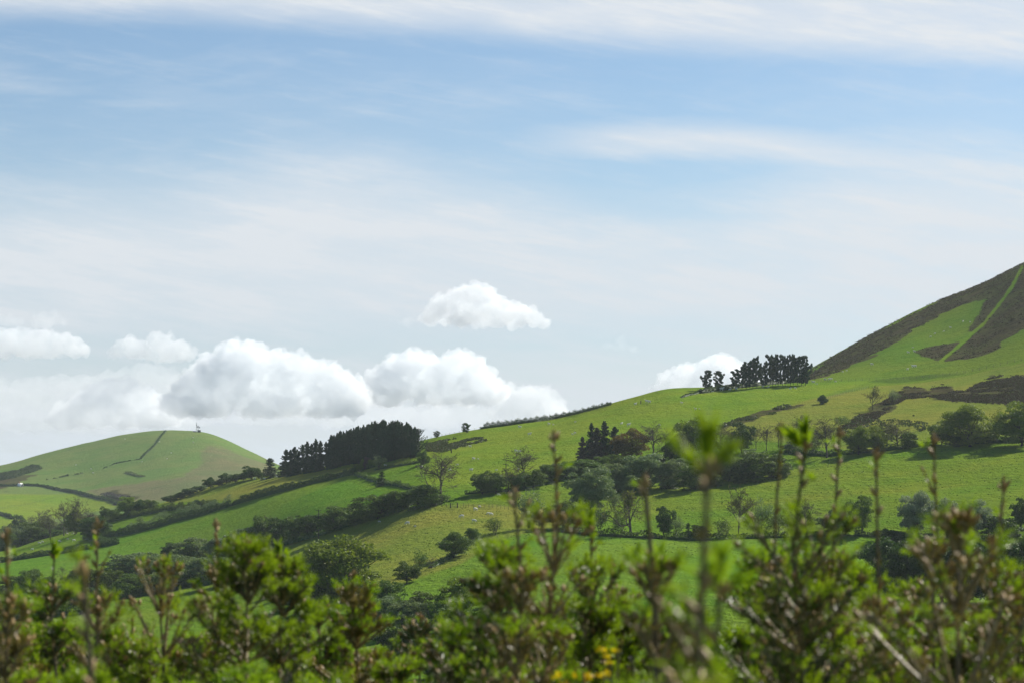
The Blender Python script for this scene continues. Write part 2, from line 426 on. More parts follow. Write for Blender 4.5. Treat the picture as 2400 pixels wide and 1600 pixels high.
def build_ground():
    inner = np.linspace(-0.24, 0.24, 620)
    outer = 0.24 + np.cumsum(np.linspace(0.002, 0.06, 34))
    s = np.concatenate([-outer[::-1], inner, outer])
    ys = np.concatenate([np.linspace(-40, 2.5, 14), np.exp(np.linspace(math.log(3.2), math.log(430), 90)), np.linspace(433, 1300, 350),
                         np.linspace(1304, 1620, 110), np.linspace(1630, 3050, 175), np.exp(np.linspace(math.log(3090), math.log(13500), 34))])
    Y, S = np.meshgrid(ys, s, indexing='ij')
    X = S*(Y + 60.0)
    Z = ground(X, Y)
    ny, nx = X.shape
    mb = MB()
    idx = np.arange(ny*nx).reshape(ny, nx)
    mb.add(np.stack([X, Y, Z], -1).reshape(-1, 3), np.stack([idx[:-1, :-1], idx[:-1, 1:], idx[1:, 1:], idx[1:, :-1]], -1).reshape(-1, 4))
    # which field each point of turf belongs to
    Yc = np.maximum(Y, 3.0)
    U = HX + F*X/Yc; V = HY - F*Z/Yc
    ju = 9*fbm(X/9, Y/9, 31, 3); jv = 4*fbm(X/9, Y/9, 41, 3)
    far = sstep(1700, 2100, Y)
    ju = ju + far*26*fbm(X/60, Y/60, 51, 4); jv = jv + far*18*fbm(X/60, Y/60, 61, 4)
    Uj, Vj = U + 0.4*ju + 0.4*far*ju, V + 0.4*jv + 0.4*far*jv
    col = np.empty(X.shape + (4,)); col[...] = (0.118, 0.212, 0.018, 1.0)
    col[Y > 3300] = (0.10, 0.115, 0.085, 1)  # hidden far ground dulled so less green light bounces onto the clouds
    col[Y < 430] = (0.06, 0.09, 0.03, 1)
    for c, y0, y1, poly in FIELDS:
        k = inside(poly, Uj, Vj) & (Y >= y0) & (Y <= y1)
        col[k, :3] = c
    hea = np.zeros(X.shape)
    for y0, y1, poly in HEATHER:
        hj = 8*fbm(X/22, Y/22, 71, 4)
        k = inside(poly, U + 1.2*ju + hj, V + 1.6*jv + 0.6*hj) & (Y >= y0) & (Y <= y1)
        hea[k] = 1.0
    for (u0, v0), (u1, v1) in zip(TRACK[:-1], TRACK[1:]):
        du, dv = u1 - u0, v1 - v0
        t = np.clip(((U - u0)*du + (V - v0)*dv)/(du*du + dv*dv), 0, 1)
        d = np.hypot(U - u0 - t*du, V - v0 - t*dv)
        k = (d < 4.2) & (Y > 1100) & (Y < 1560)
        hea[k] = 0.0; col[k, :3] = (0.14, 0.25, 0.016)
    # blend the field edges a little
    for _ in range(1):
        for ax in (0, 1):
            col = (np.roll(col, 1, ax) + 2*col + np.roll(col, -1, ax))/4
            hea = (np.roll(hea, 1, ax) + 2*hea + np.roll(hea, -1, ax))/4
    for _ in range(1):
        for ax in (0, 1): hea = (np.roll(hea, 1, ax) + hea + np.roll(hea, -1, ax))/3
    col[..., 3] = hea
    m, nt, out = new_mat('turf')
    at_ = node(nt, 'ShaderNodeAttribute', _attribute_name='turf_colour')
    tc = nt.nodes.new('ShaderNodeTexCoord')
    P = tc.outputs['Object']
    big = noise(nt, P, 0.012, 4.0, 0.6); mid = noise(nt, P, 0.09, 4.0, 0.65); fine = noise(nt, P, 0.7, 3.0, 0.7)
    # stock paths and wetter streaks lie along the slope
    mp = node(nt, 'ShaderNodeMapping', Vector=P); mp.inputs['Scale'].default_value = (0.05, 0.22, 0.0); mp.inputs['Rotation'].default_value = (0, 0, 0.25)
    streak = noise(nt, mp.outputs[0], 1.0, 4.0, 0.6)
    base = at_.outputs['Color']
    c = mix(nt, big.smooth(0.38, 0.62)*0.8, base, mix(nt, 1.0, base, (1.35, 1.02, 1.25), 'MULTIPLY'))
    c = mix(nt, mid.smooth(0.42, 0.75)*0.55, c, mix(nt, 1.0, c, (0.58, 0.74, 0.75), 'MULTIPLY'))
    c = mix(nt, streak.smooth(0.50, 0.72)*0.65, c, mix(nt, 1.0, c, (0.70, 0.80, 0.8), 'MULTIPLY'))
    c = mix(nt, fine.smooth(0.58, 0.78)*0.30, c, mix(nt, 1.0, c, (0.45, 0.55, 0.5), 'MULTIPLY'))
    spk = noise(nt, P, 0.28, 3.0, 0.8)
    c = mix(nt, spk.smooth(0.60, 0.72)*0.55, c, mix(nt, 1.0, c, (0.55, 0.62, 0.6), 'MULTIPLY'))
    hn = noise(nt, P, 0.16, 5.0, 0.7); hf = noise(nt, P, 0.9, 3.0, 0.7)
    heat = mix(nt, hn.smooth(0.34, 0.66), (0.042, 0.035, 0.018), (0.090, 0.072, 0.036))
    heat = mix(nt, hf.smooth(0.5, 0.72)*0.7, heat, (0.075, 0.095, 0.030))
    hp = noise(nt, P, 0.045, 4.0, 0.6)
    heat = mix(nt, hp.smooth(0.42, 0.62)*0.75, heat, mix(nt, hf.smooth(0.35, 0.65), (0.055, 0.062, 0.020), (0.105, 0.115, 0.034)))
    hfac = (E(nt, at_.outputs['Alpha']) + (hn - 0.5)*1.1 + (hf - 0.5)*0.6 + (hp - 0.5)*1.0 + 0.06).smooth(0.28, 0.72)
    c = mix(nt, hfac, c, heat)
    bs = node(nt, 'ShaderNodeBsdfPrincipled', Base__Color=c, Roughness=0.9)
    bs.inputs['Specular IOR Level'].default_value = 0.0
    # tussocks, and the narrow level treads that stock wear into a slope
    tm = node(nt, 'ShaderNodeMapping', Vector=P); tm.inputs['Scale'].default_value = (0.045, 0.33, 0.33); tm.inputs['Rotation'].default_value = (0, 0, 0.12)
    tread = noise(nt, tm.outputs[0], 1.0, 3.0, 0.6)
    tus = noise(nt, P, 0.33, 4.0, 0.75)
    bh = noise(nt, P, 0.75, 3.0, 0.7)*0.5 + tus.smooth(0.35, 0.8)*1.1 + tread*1.0 + hfac*hn*1.6 + mid*0.8
    bp = node(nt, 'ShaderNodeBump', Height=bh, Strength=0.75, Distance=1.0)
    nt.links.new(bp.outputs[0], bs.inputs['Normal'])
    nt.links.new(bs.outputs[0], out.inputs['Surface'])
    o = mb.build('hills', m, smooth=True)
    a = o.data.color_attributes.new('turf_colour', 'FLOAT_COLOR', 'POINT')
    a.data.foreach_set('color', col.reshape(-1, 4).astype(np.float32).ravel())
    tag(o, kind='structure')
    return o


build_ground()
# ------------------------------------------------------------------ camera, sun, sky, air
cam_d = bpy.data.cameras.new('camera'); cam = bpy.data.objects.new('camera', cam_d); COL.objects.link(cam)
cam.location = (0, 0, 0); cam.rotation_euler = (math.radians(90), 0, 0)
cam_d.sensor_width = 36.0; cam_d.lens = 36.0*F/2400.0
cam_d.shift_y = (HY - 800.0)/2400.0
cam_d.clip_start = 0.1; cam_d.clip_end = 60000.0
cam_d.dof.use_dof = True; cam_d.dof.focus_distance = 900.0; cam_d.dof.aperture_fstop = 9.0
SC.camera = cam

sun_d = bpy.data.lights.new('sun', 'SUN'); sun = bpy.data.objects.new('sun', sun_d); COL.objects.link(sun)
sun_d.energy = 5.0; sun_d.angle = math.radians(0.53); sun_d.color = (1.0, 0.94, 0.84)
sun.rotation_euler = Vector(SUN_DIR).to_track_quat('Z', 'Y').to_euler()

SC.view_settings.view_transform = 'Standard'; SC.view_settings.look = 'None'; SC.view_settings.gamma = 1.0
SC.view_settings.exposure = 0.58
SC.cycles.use_denoising = True
SC.cycles.max_bounces = 16; SC.cycles.diffuse_bounces = 3; SC.cycles.glossy_bounces = 2
SC.cycles.transmission_bounces = 4; SC.cycles.transparent_max_bounces = 8
SC.cycles.volume_bounces = 10
SC.cycles.sample_clamp_indirect = 3.0; SC.cycles.sample_clamp_direct = 12.0


def build_sky():
    w = bpy.data.worlds.new('World'); SC.world = w; w.use_nodes = True
    nt = w.node_tree
    for n in list(nt.nodes): nt.nodes.remove(n)
    out = nt.nodes.new('ShaderNodeOutputWorld')
    sky = nt.nodes.new('ShaderNodeTexSky'); sky.sky_type = 'NISHITA'; sky.sun_disc = False
    sky.sun_elevation = SUN_EL; sky.sun_rotation = SUN_AZ
    sky.altitude = 250.0; sky.air_density = 1.0; sky.dust_density = 0.6; sky.ozone_density = 1.6
    tc = nt.nodes.new('ShaderNodeTexCoord')
    sp = node(nt, 'ShaderNodeSeparateXYZ', Vector=tc.outputs['Generated'])
    X, Y, Z = [E(nt, sp.outputs[k]) for k in range(3)]
    Yp = Y.max(0.05)
    A = X/Yp*(F/2400.0) + 0.5                  # bearing: 0..1 over the view
    H = Z/Yp*(F/2400.0)                        # height over the horizon: 0..0.47 over the view
    ahead = Y.smooth(0.2, 0.75)

    def vec(a, b, c=0.0):
        n = nt.nodes.new('ShaderNodeCombineXYZ')
        for k, q in enumerate((a, b, c)):
            if isinstance(q, E): nt.links.new(q.s, n.inputs[k])
            else: n.inputs[k].default_value = q
        return n.outputs[0]

    def curve(x, pts):
        n = nt.nodes.new('ShaderNodeFloatCurve'); c = n.mapping.curves[0]
        c.points[0].location, c.points[1].location = pts[0], pts[-1]
        for p in pts[1:-1]: c.points.new(*p)
        n.mapping.update(); nt.links.new(x.s, n.inputs['Value'])
        return E(nt, n.outputs[0])
    hh = lambda v: (HY - v)/2400.0
    Ac = A.max(0.0).min(1.0)
    w1 = noise(nt, vec(A*1.6, H*6.0, 0.3), 1.6, 4.0, 0.55) - 0.5
    w2 = noise(nt, vec(A*2.2 + H*1.6, H*15.0, 4.3), 2.2, 5.0, 0.6) - 0.5
    w3 = noise(nt, vec(A*7.0 + H*9.0, H*40.0, 8.3), 2.0, 4.0, 0.6) - 0.5
    Hw = H + w1*0.045 + w2*0.02
    # high veil that thickens towards the horizon; its upper edge sweeps across the view
    e1 = curve(Ac, [(0.0, hh(455)), (0.17, hh(430)), (0.29, hh(372)), (0.42, hh(392)), (0.54, hh(455)), (0.66, hh(505)), (0.72, hh(470)), (0.79, hh(385)), (0.88, hh(345)), (1.0, hh(372))])
    veil = (e1 - Hw).smooth(-0.06, 0.07)
    wisp = (e1 - Hw + w3*0.05).smooth(-0.16, 0.10)*0.28
    # streak at the right
    e2 = curve(Ac, [(0.0, hh(345)), (0.5, hh(318)), (0.66, hh(318)), (0.8, hh(345)), (1.0, hh(420))])
    st = (1.0 - ((Hw - e2)*(Hw - e2)).pow(0.5).smooth(0.0, 0.028))*Ac.smooth(0.44, 0.66)*0.85
    # band at the top
    e3 = curve(Ac, [(0.0, hh(44)), (0.25, hh(60)), (0.4, hh(84)), (0.6, hh(112)), (0.8, hh(140)), (1.0, hh(175))])
    top = (H + w1*0.018 + w2*0.012 - e3).smooth(-0.012, 0.03)*0.92*(1.0 - H.smooth(0.50, 0.60))
    lf = (1.0 - Ac.smooth(0.0, 0.45))*(1.0 - ((H - hh(240))*(H - hh(240))).pow(0.5).smooth(0.0, 0.06))*(w2 + 0.5).smooth(0.35, 0.7)*0.4
    d = veil.max(st).max(top).max(lf).max(wisp)
    # blue-grey openings low down between the veils
    low = (1.0 - ((Hw - hh(820))*(Hw - hh(820))).pow(0.5).smooth(0.0, 0.055))*0.45 + (w2 + 0.5).smooth(0.5, 0.75)*0.16
    d = (d*(1.0 - low*H.smooth(0.0, 0.05)) + w3*0.06)*0.96
    fib = noise(nt, vec(A*3.2 - H*2.2, H*26.0 + A*5.0, 2.2), 2.4, 7.0, 0.66)       # drawn-out ice fibres
    fib2 = noise(nt, vec(A*2.0 + H*5.0, H*11.0 - A*2.4, 6.2), 1.8, 6.0, 0.62)
    d = d*(0.80 + fib.smooth(0.35, 0.65)*0.20 + (fib2 - 0.5)*0.30) + fib.smooth(0.48, 0.75)*0.15 + 0.04 + fib2.smooth(0.5, 0.7)*0.10
    d = d.max(0.0).min(1.0)*ahead*H.smooth(-0.3, 0.0)
    cloud = mix(nt, H.smooth(0.02, 0.42), (0.465, 0.500, 0.535), (0.515, 0.542, 0.572))
    blue = mix(nt, 1.0, sky.outputs[0], mix(nt, H.smooth(0.08, 0.3), (0.84, 0.95, 1.16), (0.87, 1.0, 1.10)), 'MULTIPLY')
    b1 = node(nt, 'ShaderNodeBackground', Color=blue, Strength=0.062)
    b2 = node(nt, 'ShaderNodeBackground', Color=cloud, Strength=1.0)
    ms = nt.nodes.new('ShaderNodeMixShader')
    nt.links.new(d.s, ms.inputs[0]); nt.links.new(b1.outputs[0], ms.inputs[1]); nt.links.new(b2.outputs[0], ms.inputs[2])
    nt.links.new(ms.outputs[0], out.inputs['Surface'])


build_sky()


def build_haze():
    m, nt, out = new_mat('air')
    v = nt.nodes.new('ShaderNodeVolumePrincipled')
    v.inputs['Color'].default_value = (0.80, 0.90, 1.0, 1); v.inputs['Density'].default_value = 0.000040
    v.inputs['Anisotropy'].default_value = 0.2
    nt.links.new(v.outputs[0], out.inputs['Volume'])
    mb = MB().box((0, 6700, 45), (36000, 13700, 250))
    o = mb.build('haze', m); tag(o, kind='stuff')


build_haze()
# ------------------------------------------------------------------ kinds of plants (each built once, height 1, width 1)
M = {
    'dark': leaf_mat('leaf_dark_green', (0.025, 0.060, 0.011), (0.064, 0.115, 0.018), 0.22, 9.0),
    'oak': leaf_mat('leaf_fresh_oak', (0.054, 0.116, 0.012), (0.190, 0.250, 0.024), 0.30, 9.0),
    'mid': leaf_mat('leaf_hawthorn', (0.042, 0.096, 0.015), (0.128, 0.188, 0.034), 0.26, 9.0),
    'willow': leaf_mat('leaf_willow_grey', (0.072, 0.130, 0.046), (0.190, 0.245, 0.115), 0.26, 9.0),
    'silver': leaf_mat('leaf_willow_silver', (0.130, 0.180, 0.110), (0.26, 0.31, 0.22), 0.26, 9.0),
    'lime': leaf_mat('leaf_spring_yellow', (0.085, 0.120, 0.018), (0.165, 0.185, 0.030), 0.38, 9.0),
    'rust': leaf_mat('leaf_opening_copper', (0.080, 0.070, 0.018), (0.150, 0.105, 0.025), 0.34, 9.0),
    'needle': leaf_mat('spruce_needles', (0.022, 0.046, 0.026), (0.046, 0.080, 0.040), 0.15, 9.0),
    'dead': leaf_mat('dry_larch_twigs', (0.060, 0.050, 0.042), (0.105, 0.085, 0.070), 0.10, 9.0),
}
BARK = rough_mat('bark_grey_brown', (0.055, 0.045, 0.035), (0.12, 0.10, 0.08), 14.0)
BARK_DARK = rough_mat('bark_dark', (0.028, 0.023, 0.019), (0.065, 0.052, 0.042), 14.0)
TWIG = rough_mat('bare_twigs', (0.055, 0.042, 0.034), (0.10, 0.078, 0.060), 14.0)


def leaf_blobs(mb, cs, rs, per, size, r, flat=0.5, squash=0.8, mat=0):
    for c, q in zip(cs, rs):
        n = int(per*(q/0.15)**1.6)
        d = unit(n, r); d[:, 2] = np.where(d[:, 2] < -0.2, -d[:, 2]*r.random(n), d[:, 2])
        rad = q*(0.55 + 0.5*r.random(n)**0.7)
        p = c + d*rad[:, None]*np.array([1, 1, squash])
        nn = d*flat + unit(n, r)*(1 - flat*0.5); nn /= np.linalg.norm(nn, axis=1, keepdims=True)
        a = perp(nn, r); b = np.cross(nn, a)
        s = size*(0.6 + 0.8*r.random(n))[:, None]
        mb.cards(p, a*s, b*s*0.62, mat, diamond=True)
    return mb


def limb(p0, p1, r0, r1, r, n=4, wob=0.06):
    t = np.linspace(0, 1, n + 1)[:, None]
    L = np.linalg.norm(p1 - p0)
    p = p0 + (p1 - p0)*t
    p[1:-1] += r.normal(size=(n - 1, 3))*wob*L
    p[1:-1, 2] -= 0.08*L*np.sin(np.pi*t[1:-1, 0])
    return p, r0 + (r1 - r0)*t[:, 0]


def make_broadleaf(seed, name, blobs=36, per=120, low=0.16, size=0.022, r_out=0.42, trunk_w=0.028, sparse=1.0, top_heavy=0.0, stems=1):
    r = np.random.default_rng(seed)
    cs, rs = [], []
    zc, zr = (1 + low)/2, (1 - low)/2
    while len(cs) < blobs:
        p = r.uniform(-1, 1, 3); q = np.linalg.norm(p)
        if q > 1 or q < 0.42: continue
        wz = 1.0 - top_heavy*(p[2] < 0)*abs(p[2])
        br = r.uniform(0.085, 0.20)
        c = np.array([p[0]*r_out*wz, p[1]*r_out*wz, zc + p[2]*zr*0.86])
        cs.append(c); rs.append(br)
    cs, rs = np.array(cs), np.array(rs)
    cs += 0.09*np.stack([vnoise(cs[:, 1]*3 + seed, cs[:, 2]*3, seed), vnoise(cs[:, 0]*3, cs[:, 2]*3 + seed, seed + 1), cs[:, 0]*0], 1)
    ext = np.percentile(np.abs(cs[:, :2]) + rs[:, None]*0.8, 92)
    cs[:, :2] *= 0.5/ext
    z0, z1 = np.percentile(cs[:, 2] - rs*0.7, 4), np.max(cs[:, 2] + rs*0.72)
    cs[:, 2] = low + (cs[:, 2] - z0)/(z1 - z0)*(1 - low)
    # inner shade leaves so that the crown is not hollow
    root = empty(name, (0, 0, 0))
    tb = MB()
    for k in range(stems):
        off = np.array([r.normal()*0.05, r.normal()*0.05, 0])*(stems > 1)
        tip = np.array([r.normal()*0.03, r.normal()*0.03, zc]) + off*4
        p, q = limb(np.array([0, 0, -0.03]) + off, tip, trunk_w/math.sqrt(stems), trunk_w*0.35, r, 5, 0.02)
        q[0] *= 1.5
        tb.tube_path(p, q, 7)
        for c in cs[k::stems][:22]:
            f = r.uniform(0.25, 0.85); s = p[0] + (p[-1] - p[0])*f
            if s[2] > c[2]: s = p[0] + (p[-1] - p[0])*0.25
            pp, qq = limb(s, c, trunk_w*0.38/math.sqrt(stems), 0.003, r, 4, 0.05)
            tb.tube_path(pp, qq, 5)
    tb.build('trunk', BARK_DARK, root, smooth=True)
    lb = MB()
    leaf_blobs(lb, cs, rs, per*sparse, size, r)
    n = int(1300*sparse)
    d = unit(n, r)*r.random((n, 1))**0.5
    p = np.array([0, 0, zc]) + d*np.array([r_out*0.85, r_out*0.85, zr*0.8])
    a = unit(n, r); b = perp(a, r)
    lb.cards(p, a*size, b*size*0.7, 0, diamond=True)
    lb.build('crown', M['mid'], root)
    return root


def skeleton(seed, fork=0.30, nlimb=7, spread=0.75, nsub=6, ntw=6, nfine=5, up=0.5, wig=0.18, w=0.027):
    """segments of a leafless tree: trunk, limbs, branches, twigs"""
    r = np.random.default_rng(seed)
    S = []                                     # p0, p1, r0, r1, level

    def grow(p, d, L, rad, nseg, lvl, upk):
        pts = [p]
        for k in range(nseg):
            d = d + r.normal(size=3)*(wig if lvl else 0.05) + np.array([0, 0, upk*0.16])
            d = d/np.linalg.norm(d)
            q = p + d*L/nseg
            S.append((p, q, rad*(1 - 0.6*k/nseg), rad*(1 - 0.6*(k + 1)/nseg), lvl))
            p = q; pts.append(p)
        return pts
    tr = grow(np.array([0, 0, -0.03]), np.array([0, 0, 1.0]), 0.80, w, 8, 0, 0.7)
    bases = []
    for k in range(nlimb):
        f = fork + (0.72 - fork)*k/max(1, nlimb - 1)
        i = min(int(f/0.8*8), 7)
        az = k*2.4 + r.normal()*0.4
        d = np.array([math.cos(az)*spread, math.sin(az)*spread, 0.55 + 0.4*f])
        d /= np.linalg.norm(d)
        L = (0.50 - 0.32*(f - fork)/(0.75 - fork))*r.uniform(0.85, 1.15)
        pts = grow(tr[i], d, L, w*0.5*(1 - 0.4*f), 5, 1, up)
        bases.append((pts, L))
    bases.append((tr[4:], 0.35))
    for pts, L in bases:
        for k in range(nsub):
            i = r.integers(1, len(pts)); p = pts[i]
            d0 = pts[i] - pts[i - 1]; d0 /= np.linalg.norm(d0)
            d = d0*0.7 + unit(1, r)[0]*0.75; d /= np.linalg.norm(d)
            l2 = L*r.uniform(0.35, 0.6)
            p2 = grow(p, d, l2, w*0.19, 3, 2, up*0.7)
            for j in range(ntw):
                ii = r.integers(1, len(p2)); dd = p2[ii] - p2[ii - 1]; dd /= np.linalg.norm(dd)
                d = dd*0.75 + unit(1, r)[0]*0.75; d /= np.linalg.norm(d)
                p3 = grow(p2[ii], d, l2*r.uniform(0.35, 0.6), w*0.085, 2, 3, up*0.5)
                for m in range(nfine):
                    iii = r.integers(1, len(p3)); dd = p3[iii] - p3[iii - 1]; dd /= np.linalg.norm(dd)
                    d = dd*0.8 + unit(1, r)[0]*0.7; d /= np.linalg.norm(d)
                    grow(p3[iii], d, l2*r.uniform(0.15, 0.3), w*0.055, 1, 4, 0.3)
    p0, p1 = np.array([s[0] for s in S]), np.array([s[1] for s in S])
    r0, r1, lv = np.array([s[2] for s in S]), np.array([s[3] for s in S]), np.array([s[4] for s in S])
    # bring to height 1, width 1
    zt = np.percentile(p1[:, 2], 99.7); wd = np.percentile(np.abs(p1[:, :2]), 93)*2
    sc = np.array([1/wd, 1/wd, 1/zt])
    return p0*sc, p1*sc, r0, r1, lv


def make_bare(seed, name, buds=0, bud_size=0.012, **kw):
    p0, p1, r0, r1, lv = skeleton(seed, **kw)
    root = empty(name, (0, 0, 0))
    t = MB(); k = lv <= 1
    r0 = r0.copy(); r0[0] *= 1.5; r0[1] *= 1.12; r1[0] *= 1.12
    t.tubes(p0[k], p1[k], r0[k]*1.1, r1[k]*1.1, 6)
    t.build('trunk', BARK, root)
    c = MB(); k = lv > 1
    c.tubes(p0[k], p1[k], np.maximum(r0[k], 0.0024), np.maximum(r1[k], 0.0020), 3, 0)
    if buds:
        r = np.random.default_rng(seed + 1)
        tips = p1[lv >= 3]
        q = tips[r.integers(0, len(tips), buds)] + r.normal(size=(buds, 3))*0.012
        a = unit(buds, r); b = perp(a, r); s = bud_size*(0.6 + 0.8*r.random((buds, 1)))
        c.cards(q, a*s, b*s*0.7, 1, diamond=True)
    c.build('crown', [TWIG, M['lime']], root)
    return root


def make_conifer(seed, name, low=0.04, whorls=26, power=0.85, rag=0.2, per=11, side=None, droop=0.25, card=0.03, bottom=1.0, cap=1.12):
    r = np.random.default_rng(seed)
    root = empty(name, (0, 0, 0))
    t = MB()
    t.tube_path([[0, 0, -0.02], [0.004, 0, 0.3], [-0.003, 0.003, 0.65], [0, 0, 0.985]], [0.018, 0.014, 0.009, 0.002], 6)
    c = MB()
    P, A, B = [], [], []
    zs = np.linspace(low, 0.965, whorls)
    for zw in zs:
        z = zw; f = (1 - z)/(1 - low)
        L0 = 0.5*min(1, (f*cap)**power + 0.03)*(bottom + (1 - bottom)*min(1, (z - low)/(1 - low)*3.0))
        nb = 7
        a0 = r.uniform(0, 6.28)
        for k in range(nb):
            az = a0 + k*2*np.pi/nb + r.normal()*0.35
            z = min(0.975, max(low, zw + r.uniform(-0.5, 0.5)*(1 - low)/whorls*1.5))
            L = L0*(1 - rag + 2*rag*r.random()*0.8) * (1.0 if r.random() > rag*0.6 else 0.45)
            if side is not None: L *= 0.55 + 0.75*max(0, math.cos(az - side))
            up = 0.35*(z > 0.6) - droop*(z < 0.75)
            d = np.array([math.cos(az), math.sin(az), up]); d /= np.linalg.norm(d)
            n = max(4, int(per*(0.35 + L*1.6)))
            s = np.linspace(0.12, 1, n)
            p = np.array([0, 0, z]) + d*L*s[:, None]
            p[:, 2] += 0.10*L*s**2*(1 if z < 0.8 else 0.5)
            p += r.normal(size=p.shape)*0.008
            t.tubes([[0, 0, z]], [p[-1]], 0.0035, 0.0008, 3)
            ax = d + r.normal(size=(n, 3))*0.35
            ax /= np.linalg.norm(ax, axis=1, keepdims=True)
            sd = np.cross(ax, np.array([0, 0, 1.0])) + r.normal(size=(n, 3))*0.45
            sd /= np.linalg.norm(sd, axis=1, keepdims=True)
            sc = card*(0.6 + 0.7*r.random(n))[:, None]
            P.append(p); A.append(ax*sc*1.25); B.append(sd*sc*0.8)
    n = 26
    P.append(np.stack([r.normal(size=n)*0.008, r.normal(size=n)*0.008, np.linspace(0.93, 1.0, n)], 1))
    a = unit(n, r)*0.5 + np.array([0, 0, 1.0]); A.append(a*0.014); B.append(perp(a, r)*0.008)
    c.cards(np.concatenate(P), np.concatenate(A), np.concatenate(B), 0, diamond=True)
    t.build('trunk', BARK_DARK, root)
    c.build('crown', M['needle'], root)
    return root


def make_pine(seed, name, low=0.22, clumps=34, per=75, width=0.36):
    """a wind-shaped hilltop conifer: bare forked stem below, ragged tufts above"""
    r = np.random.default_rng(seed)
    root = empty(name, (0, 0, 0))
    t = MB()
    top = np.array([r.normal()*0.03, r.normal()*0.03, 0.97])
    p, q = limb(np.array([0, 0, -0.04]), top, 0.028, 0.005, r, 7, 0.012)
    t.tube_path(p, q, 6)
    c = MB()
    for k in range(clumps):
        z = low + (0.97 - low)*(k + r.random())/clumps
        f = (z - low)/(1 - low)
        R = width*(0.55 + 0.6*math.sin(min(1.0, f*1.15)*math.pi*0.78 + 0.35))*(0.35 + 0.75*r.random())
        az = r.uniform(0, 6.28)
        e = np.array([math.cos(az)*R, math.sin(az)*R, z])
        s = p[0] + (p[-1] - p[0])*max(0.15, (z - 0.10))
        t.tubes([s], [e], 0.007, 0.002, 4)
        for _ in range(2):
            cc = e + r.normal(size=3)*np.array([0.045, 0.045, 0.02])
            n = per//2
            d = unit(n, r)
            pp = cc + d*np.array([0.085, 0.085, 0.040])*r.random((n, 1))**0.4
            ax = d + np.array([0, 0, 0.6]) + r.normal(size=(n, 3))*0.3; ax /= np.linalg.norm(ax, axis=1, keepdims=True)
            sc = 0.024*(0.6 + 0.8*r.random((n, 1)))
            c.cards(pp, ax*sc*1.3, perp(ax, r)*sc*0.6, 0, diamond=True)
    t.build('trunk', BARK_DARK, root)
    c.build('crown', M['needle'], root)
    return root


PROTO = {}
DEFMAT = [('oak', 'oak'), ('tree', 'dark'), ('bush', 'mid'), ('thin', 'mid'), ('bareshrub', 'lime'), ('bare', 'lime'), ('bud', 'lime'), ('spruce', 'needle'), ('tall', 'needle'), ('edge', 'needle'), ('cone', 'needle'), ('pine', 'needle')]


def proto(key, f, *a, **k):
    PROTO[key] = [f, a, k, None]


for i in range(3):
    proto('oak%d' % i, make_broadleaf, 100 + i, 'broadleaf_tree', 64, 260, 0.03 + 0.02*i, 0.018, 0.40, 0.03)
for i in range(3):
    proto('tree%d' % i, make_broadleaf, 120 + i, 'broadleaf_tree', 40, 210, 0.08, 0.022, 0.40, 0.026, 0.95, 0.2)
for i in range(4):
    proto('bush%d' % i, make_broadleaf, 140 + i, 'bush', 46, 240, -0.10, 0.022, 0.43, 0.02, 1.0, -0.25, 4)
for i in range(2):
    proto('thin%d' % i, make_broadleaf, 160 + i, 'young_tree', 24, 55, 0.16, 0.024, 0.40, 0.022, 0.55, 0.2, 2)
for i in range(3):
    proto('bare%d' % i, make_bare, 200 + i, 'bare_tree', fork=0.26 + 0.05*i, nlimb=8)
proto('bud0', make_bare, 220, 'budding_tree', buds=2600, fork=0.24, nlimb=8, spread=1.0, up=0.25, wig=0.30, w=0.036)
proto('bud1', make_bare, 221, 'budding_tree', buds=1500, fork=0.2, nlimb=9, spread=0.7)
proto('bareshrub0', make_bare, 230, 'bare_shrub', fork=0.03, nlimb=9, spread=1.0, nsub=5, ntw=5, nfine=4, w=0.013)
for i in range(3):
    proto('spruce%d' % i, make_conifer, 300 + i, 'spruce_tree', low=0.03, rag=0.26 + 0.05*i, per=17, whorls=32, card=0.042, power=0.9, cap=1.5)
for i in range(3):
    proto('tallspruce%d' % i, make_conifer, 310 + i, 'spruce_tree', low=0.20 + 0.06*i, rag=0.45, power=1.0, whorls=32, bottom=0.5, per=16, card=0.034, cap=1.8)
proto('edgespruce0', make_conifer, 320, 'spruce_tree', low=0.14, rag=0.25, side=0.0, droop=-0.35, power=0.6)
proto('cone0', make_conifer, 330, 'spruce_tree', low=0.0, rag=0.10, power=0.62, whorls=30, per=15, card=0.034)
for i in range(4):
    proto('pine%d' % i, make_pine, 340 + i, 'hilltop_conifer', 0.14 + 0.05*i, 46, 150, 0.34)
proto('pinecol0', make_pine, 350, 'hilltop_conifer', 0.10, 60, 150, 0.36)


